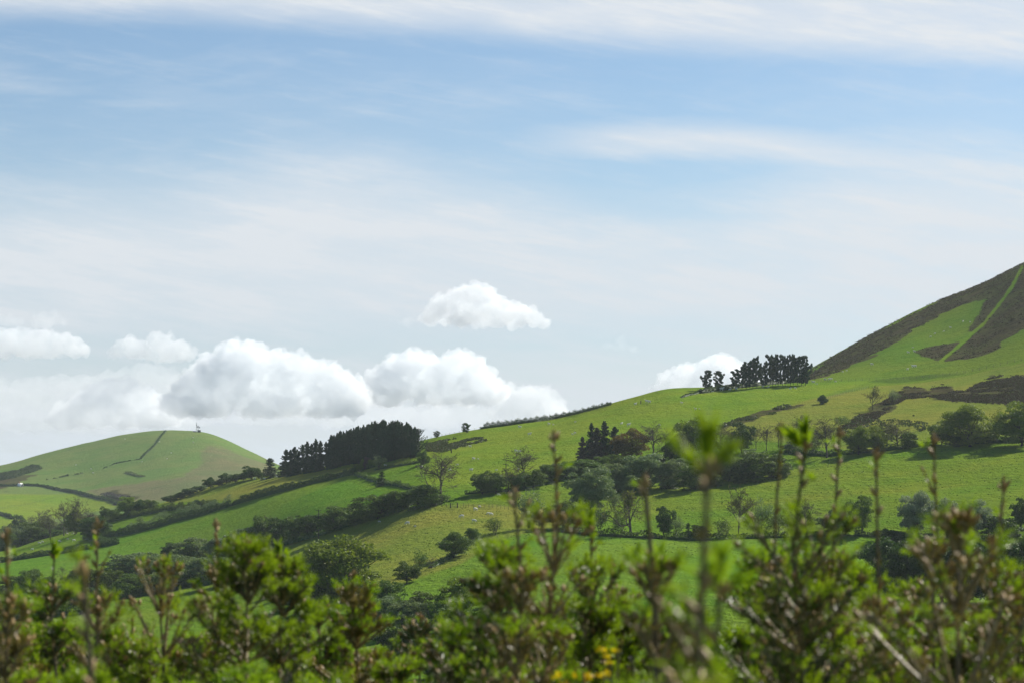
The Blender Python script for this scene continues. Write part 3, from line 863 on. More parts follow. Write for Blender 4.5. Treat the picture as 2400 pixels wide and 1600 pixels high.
def plant(key, u, base, top, w, label, cat=None, group=None, mat=None, y=None, dz=0.0, name=None, rz=None):
    """set a plant on the ground seen at (u, base); its height and width are the sizes it has there"""
    if key[:3] in ('oak', 'tre', 'bus', 'thi') and name is None:
        w *= 1.26; top -= 0.07*(base - top)
    P = PROTO[key]
    if P[3] is None:
        P[3] = P[0](*P[1], **P[2]); o = P[3]
    else:
        o = copy_tree(P[3])
    if y is None: q = at(u, base)
    else:
        x = (u - HX)/F*y; q = np.array([x, y, float(ground(x, y))])
    H = (base - top)*q[1]/F; W = w*q[1]/F
    if y is not None:
        H = (HY - top)/F*y - q[2]
    o.location = (q[0], q[1], q[2] + dz - 0.02*H)
    o.scale = (W, W, H)
    o.rotation_euler = (0, 0, rnd.uniform(0, 6.28) if rz is None else rz)
    if name: o.name = name
    tag(o, label, cat or ('bush' if 'bush' in key or 'shrub' in key else 'tree'), group)
    mat = mat or next(m for k, m in DEFMAT if key.startswith(k))
    if mat:
        for ch in o.children:
            if ch.name.startswith('crown'):
                i = 1 if len(ch.material_slots) > 1 else 0
                ch.material_slots[i].link = 'OBJECT'; ch.material_slots[i].material = M[mat]
    return o


ORD = 'first second third fourth fifth sixth seventh eighth ninth tenth eleventh twelfth thirteenth fourteenth fifteenth sixteenth seventeenth eighteenth nineteenth twentieth'.split()
_T = ['twenty', 'thirty', 'forty', 'fifty']
ORD += ['%s-%s' % (t, o) for t in ('twenty',) for o in ORD[:9]] + ['thirtieth'] + ['thirty-' + o for o in ORD[:9]] + ['fortieth'] + ['forty-' + o for o in ORD[:9]]
# ------------------------------------------------------------------ trees and bushes of the slope
# (kind, bearing, foot row, top row, width, label, foliage)
TREES = [
    # round the great spread of scrub in the middle of the slope
    ('spruce0', 1386, 1075, 990, 36, 'dark spruce at the left side of the mid-slope spruce clump', None),
    ('spruce1', 1417, 1075, 986, 44, 'tallest dark spruce in the middle of the mid-slope spruce clump', None),
    ('spruce2', 1440, 1072, 998, 38, 'dark green spruce at the right side of the mid-slope spruce clump', None),
    ('spruce1', 1399, 1078, 1001, 50, 'grey brown dry looking spruce in front of the mid-slope clump', 'dead'),
    ('spruce0', 1365, 1077, 1022, 32, 'shortest spruce at the lower left edge of the mid-slope clump', 'dead'),
    ('tree0', 1480, 1078, 1006, 70, 'copper tinted tree just right of the mid-slope spruce clump', 'rust'),
    ('bare0', 1531, 1078, 985, 72, 'tall leafless tree standing between the copper tree and the green oak', None),
    ('oak0', 1622, 1085, 980, 100, 'large rounded oak with fresh yellow green top in the mid-slope wood', 'oak'),
    ('tree1', 1582, 1088, 1028, 46, 'small dark tree tucked under the left side of the large mid-slope oak', 'dark'),
    ('bare1', 1688, 1072, 985, 58, 'brown leafless tree right beside the large mid-slope oak', None),
    ('bare2', 1712, 1076, 1010, 44, 'lower brown leafless tree behind the bush right of the mid-slope oak', None),
    ('tree2', 1738, 1062, 991, 44, 'dark leaning tree with a bluish crown above the round scrub', 'dark'),
    ('bush0', 1376, 1112, 1076, 96, 'wide low green bush below the mid-slope spruce clump', 'mid'),
    ('bush1', 1503, 1140, 1064, 94, 'largest grey green sallow bush below the tall leafless tree', 'willow'),
    ('bush2', 1572, 1144, 1077, 58, 'grey green sallow bush with a drooping right side below the oak', 'willow'),
    ('bush3', 1655, 1104, 1054, 80, 'pale sallow bush at the foot of the large mid-slope oak', 'willow'),
    ('bush1', 1702, 1126, 1068, 54, 'round sallow bush between the pale one and the long dark thicket', 'willow'),
    ('bush2', 1622, 1147, 1086, 60, 'lowest sallow bush on the lower edge of the mid-slope scrub', 'mid'),
    ('bush3', 1438, 1150, 1087, 56, 'dull green bush behind the big silvery willow', 'willow'),
    ('bush0', 1480, 1154, 1114, 56, 'low dull green bush right of the big silvery willow', 'willow'),
    ('bush2', 1540, 1126, 1090, 44, 'small green bush wedged between two larger sallows', 'mid'),
    ('oak1', 1382, 1194, 1096, 94, 'big silvery willow standing clear in the pasture below the scrub', 'willow'),
    ('bush3', 1768, 1126, 1060, 78, 'left half of the long dark thicket that ends the mid-slope scrub', 'mid'),
    ('bush0', 1810, 1118, 1064, 66, 'right rounded end of the long dark thicket in mid-slope', 'mid'),
    ('bush1', 1740, 1130, 1080, 44, 'small dark bush at the left foot of the long dark thicket', 'dark'),
    ('bush2', 1437, 1092, 1064, 40, 'small bush right under the green spruce of the clump', 'mid'),
    ('bush1', 1342, 1118, 1092, 44, 'low bush at the left corner of the mid-slope scrub', 'mid'),
    ('bush3', 1412, 1104, 1070, 40, 'dim green bush under the tallest spruce of the clump', 'mid'),
    ('bush0', 1462, 1100, 1068, 46, 'olive bush at the foot of the copper tinted tree', 'mid'),
    ('bush2', 1536, 1098, 1066, 46, 'olive bush right at the foot of the tall leafless tree', 'mid'),
    ('bush1', 1590, 1112, 1074, 50, 'grey bush between the drooping sallow and the oak trunk', 'willow'),
    ('bush3', 1602, 1136, 1096, 44, 'dark bush between the drooping sallow and the lowest sallow', 'mid'),
    ('bush0', 1664, 1140, 1100, 46, 'olive sallow on the lower edge right of the lowest sallow', 'mid'),
    ('bush2', 1720, 1100, 1070, 40, 'dim bush behind the left foot of the long dark thicket', 'mid'),
    ('tree1', 1660, 1078, 1020, 46, 'bushy tree filling the space right of the large mid-slope oak', 'mid'),
    ('bush1', 1692, 1090, 1060, 36, 'low bush below the brown leafless trees of the wood', 'willow'),
    ('thin0', 1440, 1196, 1150, 34, 'open sapling right of the big silvery willow', 'willow'),
    # tree line with long shadows along the lower pasture
    ('thin0', 1242, 1237, 1146, 66, 'grey leaved sallow tree on two stems at the left end of the tree line', 'willow'),
    ('thin1', 1264, 1237, 1203, 24, 'sapling close beside the grey two stemmed sallow', 'willow'),
    ('tree0', 1322, 1237, 1175, 76, 'dull green thorn bush on short stems right of the grey sallow', 'mid'),
    ('thin1', 1373, 1241, 1206, 32, 'low spreading thorn in the gap of the tree line', 'mid'),
    ('thin0', 1408, 1250, 1190, 36, 'narrow dark thorn left of the twisted budding oak', 'dark'),
    ('thin1', 1450, 1253, 1203, 34, 'slender leaning thorn under the left arm of the twisted oak', 'mid'),
    ('bud0', 1478, 1257, 1146, 92, 'twisted old oak with bare limbs and a thin yellow green crown', None),
    ('tree2', 1556, 1259, 1187, 38, 'narrow dark upright thorn right of the twisted oak', 'dark'),
    ('thin0', 1590, 1259, 1208, 34, 'open feathery thorn next to the narrow upright one', 'willow'),
    ('cone0', 1613, 1263, 1224, 24, 'small dark cone shaped evergreen in the tree line', 'dark'),
    ('bush1', 1640, 1264, 1230, 38, 'low dark bush right of the small cone shaped evergreen', 'dark'),
    ('thin1', 1694, 1259, 1213, 42, 'open thorn bush left of the tall grey leafless tree', 'mid'),
    ('bud1', 1731, 1259, 1134, 62, 'tall grey tree with an egg shaped leafless crown in the tree line', None),
    ('thin0', 1784, 1255, 1166, 44, 'slim tree in thin young leaf right of the tall grey tree', 'willow'),
    ('thin1', 1815, 1254, 1198, 46, 'ragged thorn bush behind the near spruce shoots in the tree line', 'mid'),
    ('thin0', 1848, 1254, 1206, 42, 'low thorn beside the second leafless tree of the line', 'mid'),
    ('bare2', 1891, 1253, 1166, 64, 'broad leafless tree with dark limbs in the right half of the line', None),
    ('tree1', 1950, 1251, 1196, 56, 'dense dark thorn bush right of the broad leafless tree', 'dark'),
    ('tree0', 1982, 1251, 1200, 44, 'dark bush crowded against its larger neighbour in the tree line', 'mid'),
    ('tree2', 2020, 1252, 1163, 54, 'dull green tree with a pale dead stem at its foot', 'mid'),
    ('oak2', 2148, 1254, 1154, 72, 'tallest of the three silver willows at the right', 'silver'),
    ('oak0', 2224, 1258, 1170, 62, 'middle one of the three silver willows at the right', 'silver'),
    ('oak1', 2284, 1260, 1174, 62, 'palest silver willow nearest the right edge', 'silver'),
    ('bush1', 2350, 1275, 1212, 70, 'dark bush at the right edge below the silver willow', 'dark'),
    ('tree2', 2392, 1240, 1168, 40, 'dark tree cut by the right edge above the dark bush', 'dark'),
    ('bush2', 2080, 1276, 1240, 52, 'low dark thorn under the tallest silver willow', 'dark'),
    # shaded wood below the tree line; dark leaves stand in for its shade
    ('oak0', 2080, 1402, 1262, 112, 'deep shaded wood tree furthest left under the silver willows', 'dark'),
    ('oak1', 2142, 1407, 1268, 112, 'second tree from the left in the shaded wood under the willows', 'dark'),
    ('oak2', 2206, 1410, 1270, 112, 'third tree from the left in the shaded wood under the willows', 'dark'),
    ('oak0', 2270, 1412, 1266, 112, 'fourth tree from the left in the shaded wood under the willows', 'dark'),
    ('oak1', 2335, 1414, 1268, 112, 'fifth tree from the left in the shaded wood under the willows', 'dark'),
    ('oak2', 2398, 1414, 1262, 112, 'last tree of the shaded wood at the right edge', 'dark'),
    # upper hedge line at the right
    ('bud1', 1866, 1048, 971, 74, 'rounded tree in half leaf at the left end of the upper tree hedge', None),
    ('bud1', 1938, 1072, 974, 70, 'tall brownish tree in half leaf left of the dark pair', None),
    ('bush3', 1855, 1058, 1035, 36, 'little round bush under the half leafed upper tree', 'willow'),
    ('thin0', 1908, 1066, 1010, 44, 'thin young tree between the two half leafed trees', 'mid'),
    ('oak2', 2012, 1064, 1000, 56, 'dark green tree with a bright top in the upper hedge', 'oak'),
    ('oak1', 2050, 1058, 998, 42, 'narrower dark green tree joined to the one with a bright top', 'oak'),
    ('bud1', 2104, 1049, 984, 72, 'spreading half leafed tree right of the dark green pair', None),
    ('bush1', 2132, 1050, 1012, 34, 'bush under the right side of the spreading half leafed tree', 'mid'),
    ('tree2', 2208, 1041, 988, 52, 'loose small tree left of the broad dark crowned tree', 'mid'),
    ('oak0', 2276, 1046, 950, 104, 'broad dark crowned tree throwing a long shadow down the pasture', 'oak'),
    ('thin1', 2340, 1034, 958, 44, 'open slender tree between the two broad dark crowns', 'lime'),
    ('oak1', 2396, 1044, 944, 92, 'broad dark crowned tree cut by the right edge', 'oak'),
    ('bush2', 2238, 1046, 1020, 40, 'low bush at the left foot of the broad dark crown', 'dark'),
    ('bush0', 1926, 946, 925, 19, 'single round thorn bush beside the upper sunken fence', 'dark'),
    ('bud1', 2045, 960, 902, 32, 'lone pale leafless tree at the edge of the moor scrub', None),
    ('thin0', 2095, 945, 912, 30, 'pale green sapling growing out of the moor heather', 'willow'),
    ('bare0', 1772, 1052, 995, 28, 'leftmost of the thin leafless trees in a row above the thicket', None),
    ('bare1', 1797, 1056, 992, 30, 'middle one of the thin leafless trees in a row above the thicket', None),
    ('bare2', 1824, 1048, 986, 28, 'rightmost of the thin leafless trees in a row above the thicket', None),
    ('bush3', 1755, 1080, 1052, 36, 'dull bush below the row of thin leafless trees', 'willow'),
    ('thin1', 1975, 1000, 974, 40, 'young thorn on the lower edge of the moor heather', 'mid'),
    # middle left
    ('bare0', 1034, 1176, 1050, 92, 'large leafless oak alone on the brow with a thick dark trunk', None),
    ('bareshrub0', 1010, 1182, 1136, 34, 'small leafless shrub at the left foot of the large leafless oak', None),
    ('bare1', 1229, 1142, 1042, 62, 'leafless tree standing out of the bushes by the second pole', None),
    ('tree0', 1132, 1157, 1104, 50, 'left end bush of the thorn row around the second pole', 'mid'),
    ('tree1', 1162, 1156, 1108, 46, 'second bush from the left in the thorn row at the second pole', 'mid'),
    ('bud1', 1192, 1152, 1092, 64, 'bare purplish thorn just right of the second pole', None),
    ('tree2', 1215, 1150, 1112, 36, 'low dark bush at the left foot of the leafless tree', 'dark'),
    ('tree0', 1250, 1142, 1100, 56, 'brownish bush at the right foot of the leafless tree', 'mid'),
    ('bush1', 1287, 1128, 1086, 58, 'rounded bush between the leafless tree and the wide low bush', 'mid'),
    ('bush2', 1322, 1122, 1088, 46, 'pale green bush touching the wide low bush of the scrub', 'willow'),
    ('bush3', 1340, 1118, 1082, 44, 'dark bush behind the pale green one', 'mid'),
    ('cone0', 895, 1137, 1104, 31, 'small dark evergreen with a black shadow in the upper pasture', 'dark'),
    ('thin0', 888, 1100, 1066, 28, 'pale sapling in front of the plantation foot', 'willow'),
    ('bush0', 991, 1087, 1056, 26, 'bush at the right foot of the plantation', 'mid'),
    ('bush1', 862, 1098, 1070, 18, 'reddish brown shrub in front of the dark plantation', 'dead'),
    ('pine0', 1093, 1014, 990, 27, 'larger of the two lone thorns leaning on the skyline', 'dark'),
    ('pine2', 1023, 1027, 1009, 20, 'smaller of the two lone thorns on the skyline', 'dark'),
    ('cone0', 633, 1120, 1072, 46, 'solid dark rounded yew left of the plantation', 'needle'),
    # hedgerow of grown out thorns running down left from the leafless oak
    ('bush0', 985, 1187, 1136, 84, 'long dark thorn at the upper end of the overgrown hedgerow', 'mid'),
    ('bush1', 930, 1196, 1150, 60, 'second thorn from the upper end of the overgrown hedgerow', 'mid'),
    ('bush2', 882, 1215, 1160, 84, 'rounded thorn with feathery top in the overgrown hedgerow', 'mid'),
    ('bush3', 836, 1228, 1186, 66, 'lower thorn right of the first pole in the overgrown hedgerow', 'mid'),
    ('bush0', 790, 1240, 1186, 78, 'broad dark thorn right behind the first pole', 'mid'),
    ('bush1', 733, 1255, 1204, 66, 'thorn left of the first pole in the overgrown hedgerow', 'dark'),
    ('bush2', 700, 1265, 1208, 56, 'second thorn left of the first pole', 'mid'),
    ('bush3', 662, 1274, 1214, 56, 'third thorn left of the first pole with a dark front', 'dark'),
    ('bud1', 640, 1272, 1206, 54, 'thorn with bare twigs sticking up from the overgrown hedgerow', None),
    ('bush0', 615, 1288, 1210, 64, 'dense thorn near the lower end of the overgrown hedgerow', 'mid'),
    ('bush1', 568, 1304, 1236, 66, 'sallow at the lower end of the overgrown hedgerow', 'willow'),
    ('bush2', 520, 1316, 1256, 74, 'grey green sallow where the hedgerow meets the valley scrub', 'willow'),
    ('bush3', 462, 1322, 1260, 80, 'broad grey green sallow above the valley scrub', 'willow'),
    ('bush0', 402, 1304, 1271, 44, 'dark holly bush at the top corner of the valley scrub', 'dark'),
    # valley scrub, lower left
    ('bush1', 298, 1352, 1296, 92, 'wide grey sallow at the left of the valley scrub', 'willow'),
    ('bush2', 342, 1354, 1295, 62, 'purplish sallow beside the short third pole', 'willow'),
    ('bush3', 374, 1358, 1304, 64, 'pale sallow right of the short third pole', 'willow'),
    ('bush0', 424, 1362, 1300, 84, 'broad sallow in the middle of the valley scrub', 'willow'),
    ('bush1', 476, 1366, 1306, 74, 'sallow at the right of the valley scrub behind the shoots', 'willow'),
    ('bush2', 532, 1368, 1300, 70, 'green sallow behind the tip of the bright young spruce', 'mid'),
    ('bush3', 590, 1370, 1302, 70, 'sallow between the bright young spruce and the big round oak', 'mid'),
    ('bush0', 318, 1390, 1344, 80, 'low thicket in front of the valley scrub, left half', 'mid'),
    ('bush1', 374, 1388, 1342, 76, 'low thicket in front of the valley scrub, right half', 'mid'),
    ('bush2', 252, 1388, 1334, 66, 'green bush left of the low thicket', 'mid'),
    ('oak2', 82, 1398, 1334, 66, 'rounded dark tree at the far left of the valley floor', 'mid'),
    ('bush3', 36, 1402, 1350, 58, 'bush at the left edge of the valley floor', 'mid'),
    ('bareshrub0', 146, 1354, 1321, 28, 'grey leafless shrub in the bright field at left', None),
    ('bush0', 172, 1388, 1336, 44, 'dark bush beside the grey leafless shrub', 'mid'),
    ('bush1', 214, 1394, 1334, 56, 'dark bush between the tall spruce leader and the thicket', 'mid'),
    ('bush2', 190, 1414, 1374, 76, 'shaded bush low on the valley floor at left', 'dark'),
    ('bush3', 126, 1412, 1372, 66, 'brownish bush on the valley floor at left', 'mid'),
    ('bush0', 40, 1440, 1392, 70, 'lowest bush at the left edge of the valley floor', 'mid'),
    # clump beyond the sheep field, far left
    ('bud1', 92, 1262, 1192, 62, 'grey spreading tree in half leaf in the far left clump', None),
    ('bud1', 118, 1264, 1200, 46, 'second grey tree in half leaf in the far left clump', None),
    ('bare0', 150, 1254, 1166, 46, 'tall leafless tree left of its twin in the far left clump', None),
    ('bare2', 179, 1250, 1162, 42, 'tall leafless tree right of its twin in the far left clump', None),
    ('bare1', 209, 1245, 1189, 44, 'lower leafless tree right of the tall twins', None),
    ('bush3', 41, 1262, 1207, 34, 'bluish grey bush at the left of the far left clump', 'dark'),
    ('tree1', 176, 1252, 1194, 42, 'yellow green tree in front of the tall leafless twins', 'lime'),
    # lower clump edge and skyline trees are below
    ('oak1', 306, 1208, 1164, 52, 'tree with a yellow sunlit crown above the curved hedge', 'oak'),
    ('tree2', 328, 1203, 1171, 26, 'small dark tree right of the yellow sunlit crown', 'dark'),
    ('tree0', 246, 1222, 1187, 28, 'dark upright tree left of the yellow sunlit crown', 'mid'),
    ('bush2', 268, 1216, 1192, 34, 'low bush between the upright tree and the sunlit crown', 'mid'),
    ('bush0', 352, 1193, 1170, 32, 'rounded bush right of the small dark tree on the brow', 'mid'),
    ('oak2', 225, 1262, 1210, 61, 'solid dark round tree at the corner of the sheep field', 'dark'),
    ('tree1', 460, 1192, 1171, 30, 'dark bush rising above the long shadowed hedge', 'dark'),
    ('thin0', 383, 1215, 1196, 24, 'pale sapling on the bank between the two hedges', 'willow'),
    ('thin1', 328, 1228, 1208, 20, 'small sapling in the strip between the two hedges', 'willow'),
    # by the big oak and the stream
    ('oak0', 802, 1412, 1258, 164, 'big round oak lit at the top above the valley floor', 'oak'),
    ('tree2', 697, 1372, 1304, 38, 'dark narrow tree left of the big round oak', 'dark'),
    ('bush1', 720, 1378, 1322, 56, 'grey bush against the left side of the big round oak', 'mid'),
    ('bush2', 735, 1424, 1368, 66, 'leafy bush below the left side of the big round oak', 'mid'),
    ('bush3', 690, 1420, 1375, 56, 'bush half hidden behind the bright young spruce', 'mid'),
    ('tree0', 953, 1366, 1316, 50, 'rounded thorn at the lower end of the wire fence', 'mid'),
    ('thin0', 985, 1340, 1288, 38, 'open thorn above the rounded one on the wire fence', 'mid'),
    ('bareshrub0', 1012, 1332, 1299, 30, 'leafless thorn in the fence between two leafy ones', None),
    ('tree1', 1063, 1306, 1248, 70, 'largest thorn on the wire fence with a pale top', 'mid'),
    ('bush1', 1108, 1267, 1237, 28, 'small round thorn at the top of the wire fence', 'mid'),
    ('thin1', 1157, 1252, 1212, 42, 'ragged thorn on two stems left of the grey sallow', 'mid'),
    ('bush0', 912, 1424, 1360, 66, 'green sallow right below the big round oak', 'mid'),
    ('bush1', 895, 1466, 1398, 66, 'grey green sallow at the stream below the big oak', 'willow'),
    ('bush2', 962, 1476, 1406, 76, 'rounded sallow at the stream in the middle of the wood', 'willow'),
    ('bush3', 985, 1442, 1388, 70, 'dull sallow along the lower edge of the bright pasture', 'mid'),
    ('oak1', 1082, 1446, 1354, 84, 'oak with a lit top at the lower corner of the bright pasture', 'oak'),
    ('bush0', 1050, 1482, 1402, 92, 'dark sallow below the oak at the corner of the bright pasture', 'mid'),
    ('oak2', 1003, 1590, 1498, 90, 'pale leafy tree low in the gap between the near spruces', 'mid'),
    ('oak0', 930, 1560, 1470, 90, 'dark tree deep in the gap between the near spruces', 'dark'),  # this and the next two: dark leaved trees added to fill valley shade
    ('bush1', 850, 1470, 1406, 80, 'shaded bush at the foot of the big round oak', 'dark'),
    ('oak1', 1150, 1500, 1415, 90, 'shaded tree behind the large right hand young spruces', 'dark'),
]
for k, u, b, t, w, lab, mt in TREES:
    plant(k, u, b, t, w, lab, None, None, mt)

# skyline hedge trees of the brow at left, and the low bushes of the far left clump
brow = [(400, 1176, 1160, 28), (422, 1168, 1153, 26), (445, 1160, 1143, 26), (470, 1150, 1137, 26), (494, 1143, 1118, 26), (513, 1138, 1124, 22), (531, 1132, 1108, 28), (552, 1129, 1112, 24), (570, 1126, 1107, 26), (588, 1123, 1092, 40), (606, 1120, 1104, 24)]
for i, (u, b, t, w) in enumerate(brow):
    plant('tree%d' % (i % 3), u, b, t, w*1.15, '%s small dark tree from the left along the brow hedge' % ORD[i], None, 'trees along the brow hedge', 'dark')
clump = [(10, 1295, 1246, 46), (46, 1292, 1240, 52), (84, 1288, 1234, 50), (118, 1282, 1240, 44), (72, 1268, 1222, 46), (144, 1272, 1226, 44), (160, 1262, 1226, 36), (196, 1250, 1216, 34), (222, 1240, 1212, 30), (24, 1275, 1232, 44), (108, 1262, 1228, 40)]
for i, (u, b, t, w) in enumerate(sorted(clump)):
    plant('bush%d' % (i % 4), u, b, t, w*1.15, '%s bush from the left under the leafless trees of the far left clump' % ORD[i], None, 'bushes of the far left clump', ('mid', 'willow', 'dark')[i % 3], y=1345.0 + 12*(i % 3))
# plantation on the brow: front row of stems first, then the ranks behind it
FR = [(190, 955, 570, 120), (252, 955, 575, 80), (310, 945, 528, 100), (368, 935, 600, 70), (430, 920, 495, 90), (497, 915, 452, 90), (560, 905, 480, 70), (622, 890, 418, 80), (690, 880, 440, 90), (770, 862, 450, 80), (838, 850, 345, 90), (905, 842, 308, 90), (980, 832, 292, 90), (1045, 822, 300, 80), (1110, 812, 262, 90), (1172, 804, 245, 90), (1235, 798, 220, 90), (1300, 790, 210, 90), (1360, 784, 190, 90), (1420, 778, 165, 90), (1482, 772, 145, 90), (1540, 768, 150, 90), (1595, 762, 118, 100), (1655, 757, 140, 90), (1712, 752, 155, 90), (1770, 748, 135, 90), (1828, 742, 138, 90), (1885, 735, 150, 90), (1940, 728, 165, 90), (1995, 718, 190, 90), (2050, 708, 225, 90)]
for i, (x, b, t, w) in enumerate(FR):
    t += (0, 62, 18, 85)[i % 4] if i > 9 else 0
    plant(('tallspruce%d' % (i % 3)) if i > 11 or i in (4, 6, 9) else 'spruce%d' % (i % 3), 640 + x/6.19, 960 + b/6.19, 960 + t/6.19, w/6.19*(1.7 if i > 8 else 2.2),
          '%s dark spruce from the left in the front row of the brow plantation' % ORD[i], 'tree', 'front row of the brow plantation')
plant('edgespruce0', 640 + 2095/6.19, 960 + 690/6.19, 960 + 262/6.19, 44, 'spruce at the right end of the plantation with long one sided branches', 'tree', 'front row of the brow plantation', rz=0.0)
k = 0
for r in range(3):
    for x in range(800 + 30*r, 2060, 46 + 3*r):
        b = np.interp(x, [800, 1170, 1700, 2120], [858, 804, 757, 695]); t = np.interp(x, [f[0] for f in FR], [f[2] for f in FR]) + rnd.uniform(6, 75)
        u = 640 + x/6.19 + rnd.uniform(-2, 2); y0 = at(u, 960 + b/6.19)[1] + 7 + 7*r
        plant('tallspruce%d' % rnd.randrange(3) if r < 1 else 'spruce%d' % rnd.randrange(3), u, 960 + b/6.19, 960 + t/6.19, 22 + rnd.uniform(0, 6),
              'dark spruce packed in the ranks behind the front row of the brow plantation', 'tree', 'inner ranks of the brow plantation', y=y0)
# hilltop clump on its bank
HT = [(215, 775, 435, 190, 'pinecol0'), (440, 755, 455, 210, 'pine0'), (745, 755, 425, 210, 'pine1'), (870, 745, 350, 120, 'pine2'), (940, 745, 290, 150, 'pine0'), (1000, 745, 300, 120, 'pine3'), (1055, 740, 215, 140, 'pine1'), (1130, 735, 192, 170, 'pine2'), (1215, 725, 360, 100, 'pine3'), (1285, 715, 275, 110, 'pine0'), (1348, 705, 152, 150, 'pine1'), (1415, 698, 165, 130, 'pine2'), (1475, 692, 230, 110, 'pine3'), (1520, 690, 150, 150, 'pine0'), (1600, 685, 152, 150, 'pine1'), (1655, 682, 210, 120, 'pine3'), (1745, 680, 148, 170, 'pine0'), (1800, 680, 170, 130, 'pine2'), (1880, 678, 185, 150, 'pine1'), (1945, 682, 180, 150, 'pinecol0'), (2020, 685, 160, 190, 'pinecol0')]
for i, (x, b, t, w, kd) in enumerate(HT):
    plant(kd, 1630 + x/7.84, 810 + (b + 40)/7.84, 810 + t/7.84, w/7.84*1.25, '%s conifer from the left in the clump on the bare hilltop' % ORD[i], 'tree', 'conifers of the hilltop clump')


# ------------------------------------------------------------------ hedges and banks
def world_line(pts, step=0.5, **kw):
    P = np.array([at(u, v, **kw) for u, v in pts])
    seg = np.hypot(*np.diff(P[:, :2], axis=0).T); s = np.concatenate([[0], np.cumsum(seg)])
    t = np.arange(0, s[-1], step)
    x, y = np.interp(t, s, P[:, 0]), np.interp(t, s, P[:, 1])
    return x, y, ground(x, y), t


def hedge(pts, h, w, label, mat='mid', gap=0.0, per=40, size=0.22, name='hedge', cat='hedge', core=0.75, vary=0.5, seed=0, twiggy=0, kind=None, **kw):
    x, y, z, t = world_line(pts, **kw)
    r = np.random.default_rng(int(abs(pts[0][0])*7 + pts[0][1]) + seed)
    n = len(x)
    hh = h*(1 + vary*fbm(t/6.0, t*0 + pts[0][0], 4, 3) + 0.5*vary*vnoise(t/1.6, t*0 + 3.3, 8))
    keep = (vnoise(t/7.0, t*0 + pts[0][1], 15)*0.5 + 0.5 >= gap) | (r.random(n) > 0.85)
    dx, dy = np.gradient(x), np.gradient(y); L = np.hypot(dx, dy) + 1e-9
    nx, ny = -dy/L, dx/L
    mb = MB()
    if core > 0:                       # dark woody heart with an uneven top
        ring = []
        for a, b in ((-0.42, -0.1), (-0.36, 0.6), (0, core), (0.36, 0.6), (0.42, -0.1)):
            ww = w*(1 + 0.3*vnoise(t/2.0, t*0 + a*9, 3))
            ring.append(np.stack([x + nx*a*ww, y + ny*a*ww, z + hh*np.where(keep, 1, 0.25)*(b if b < 0 else b*0.85*min(core, 1)/0.75*(0.85 + 0.25*vnoise(t/0.9, t*0 + b, 6)))], 1))
        R = np.stack(ring, 1); k = 5
        idx = np.arange(n*k).reshape(n, k)
        mb.add(R.reshape(-1, 3), np.stack([idx[:-1, :-1], idx[1:, :-1], idx[1:, 1:], idx[:-1, 1:]], -1).reshape(-1, 4), 1)
    m = int(per*0.8*n*h/2.0)
    i = r.integers(0, n, m); i = i[keep[i]]; m = len(i)
    a = np.clip(r.normal(size=m)*0.27, -0.55, 0.55); b = r.random(m)**0.75
    a *= (1 - 0.55*b**3)
    p = np.stack([x[i] + nx[i]*a*w + r.normal(size=m)*0.15, y[i] + ny[i]*a*w, z[i] + hh[i]*(0.04 + b*1.03)], 1)
    q = unit(m, r); q2 = perp(q, r); s = size*(0.6 + 0.9*r.random((m, 1)))
    mb.cards(p, q*s, q2*s*0.65, 0, diamond=True)
    if twiggy:
        k = int(twiggy*t[-1]); i = r.integers(0, n, k); i = i[keep[i]]; k = len(i)
        p0 = np.stack([x[i], y[i], z[i] + hh[i]*0.4], 1)
        p1 = p0 + np.stack([r.normal(size=k)*0.5, r.normal(size=k)*0.4, hh[i]*r.uniform(0.4, 1.1, k)], 1)
        mb.tubes(p0, p1, 0.05, 0.03, 3, 2)
    o = mb.build(name, [M[mat], M['dark'], TWIG])
    return tag(o, label, cat, None, kind)


hedge([(235, 1262), (330, 1245), (430, 1217), (530, 1189), (600, 1167), (700, 1142), (790, 1120), (832, 1111)], 3.0, 2.6, 'long dark field hedge climbing from the round tree to the plantation', 'dark', 0.0, 60)
hedge([(240, 1228), (300, 1213), (350, 1203), (420, 1193), (480, 1186), (505, 1184)], 2.6, 2.4, 'curved dense hedge above the long field hedge', 'mid', 0.0, 60)
hedge([(285, 1246), (380, 1220), (430, 1205), (480, 1192), (540, 1175)], 2.8, 3.5, 'loose scrubby growth along the upper side of the long field hedge', 'willow', 0.35, 40, 0.22, core=0.4, vary=0.8)
hedge([(-60, 1335), (0, 1318), (60, 1309), (120, 1300), (200, 1287), (278, 1274)], 2.4, 2.2, 'trimmed hedge with gaps across the bright field at lower left', 'dark', 0.06, 60)
hedge([(200, 1262), (262, 1272), (240, 1280)], 2.2, 5.0, 'low hedge stub hooking round below the solid round tree', 'dark', 0.0, 60)
hedge([(830, 1110), (850, 1101), (885, 1092)], 3.2, 3.2, 'bushy hedge in front of the plantation foot', 'mid', 0.0, 60, twiggy=1)
hedge([(880, 1101), (930, 1092), (985, 1083)], 1.0, 1.4, 'thin low hedge on the pasture right of the plantation foot', 'mid', 0.3, 40)
hedge([(832, 1112), (865, 1124), (890, 1132), (930, 1138), (975, 1146)], 1.6, 2.0, 'broken low hedge running down past the small dark evergreen', 'mid', 0.35, 45)
hedge([(1000, 1168), (940, 1196), (880, 1214), (800, 1240), (740, 1258), (660, 1277), (600, 1293)], 2.2, 3.2, 'hedge bottom under the overgrown thorn row', 'dark', 0.05, 40)
hedge([(1126, 1005), (1180, 998), (1240, 990), (1300, 981), (1350, 970), (1400, 957), (1432, 948)], 1.0, 1.6, 'clipped dark hedge bank along the skyline of the high pasture', 'dark', 0.0, 60, core=1.0, vary=0.15)
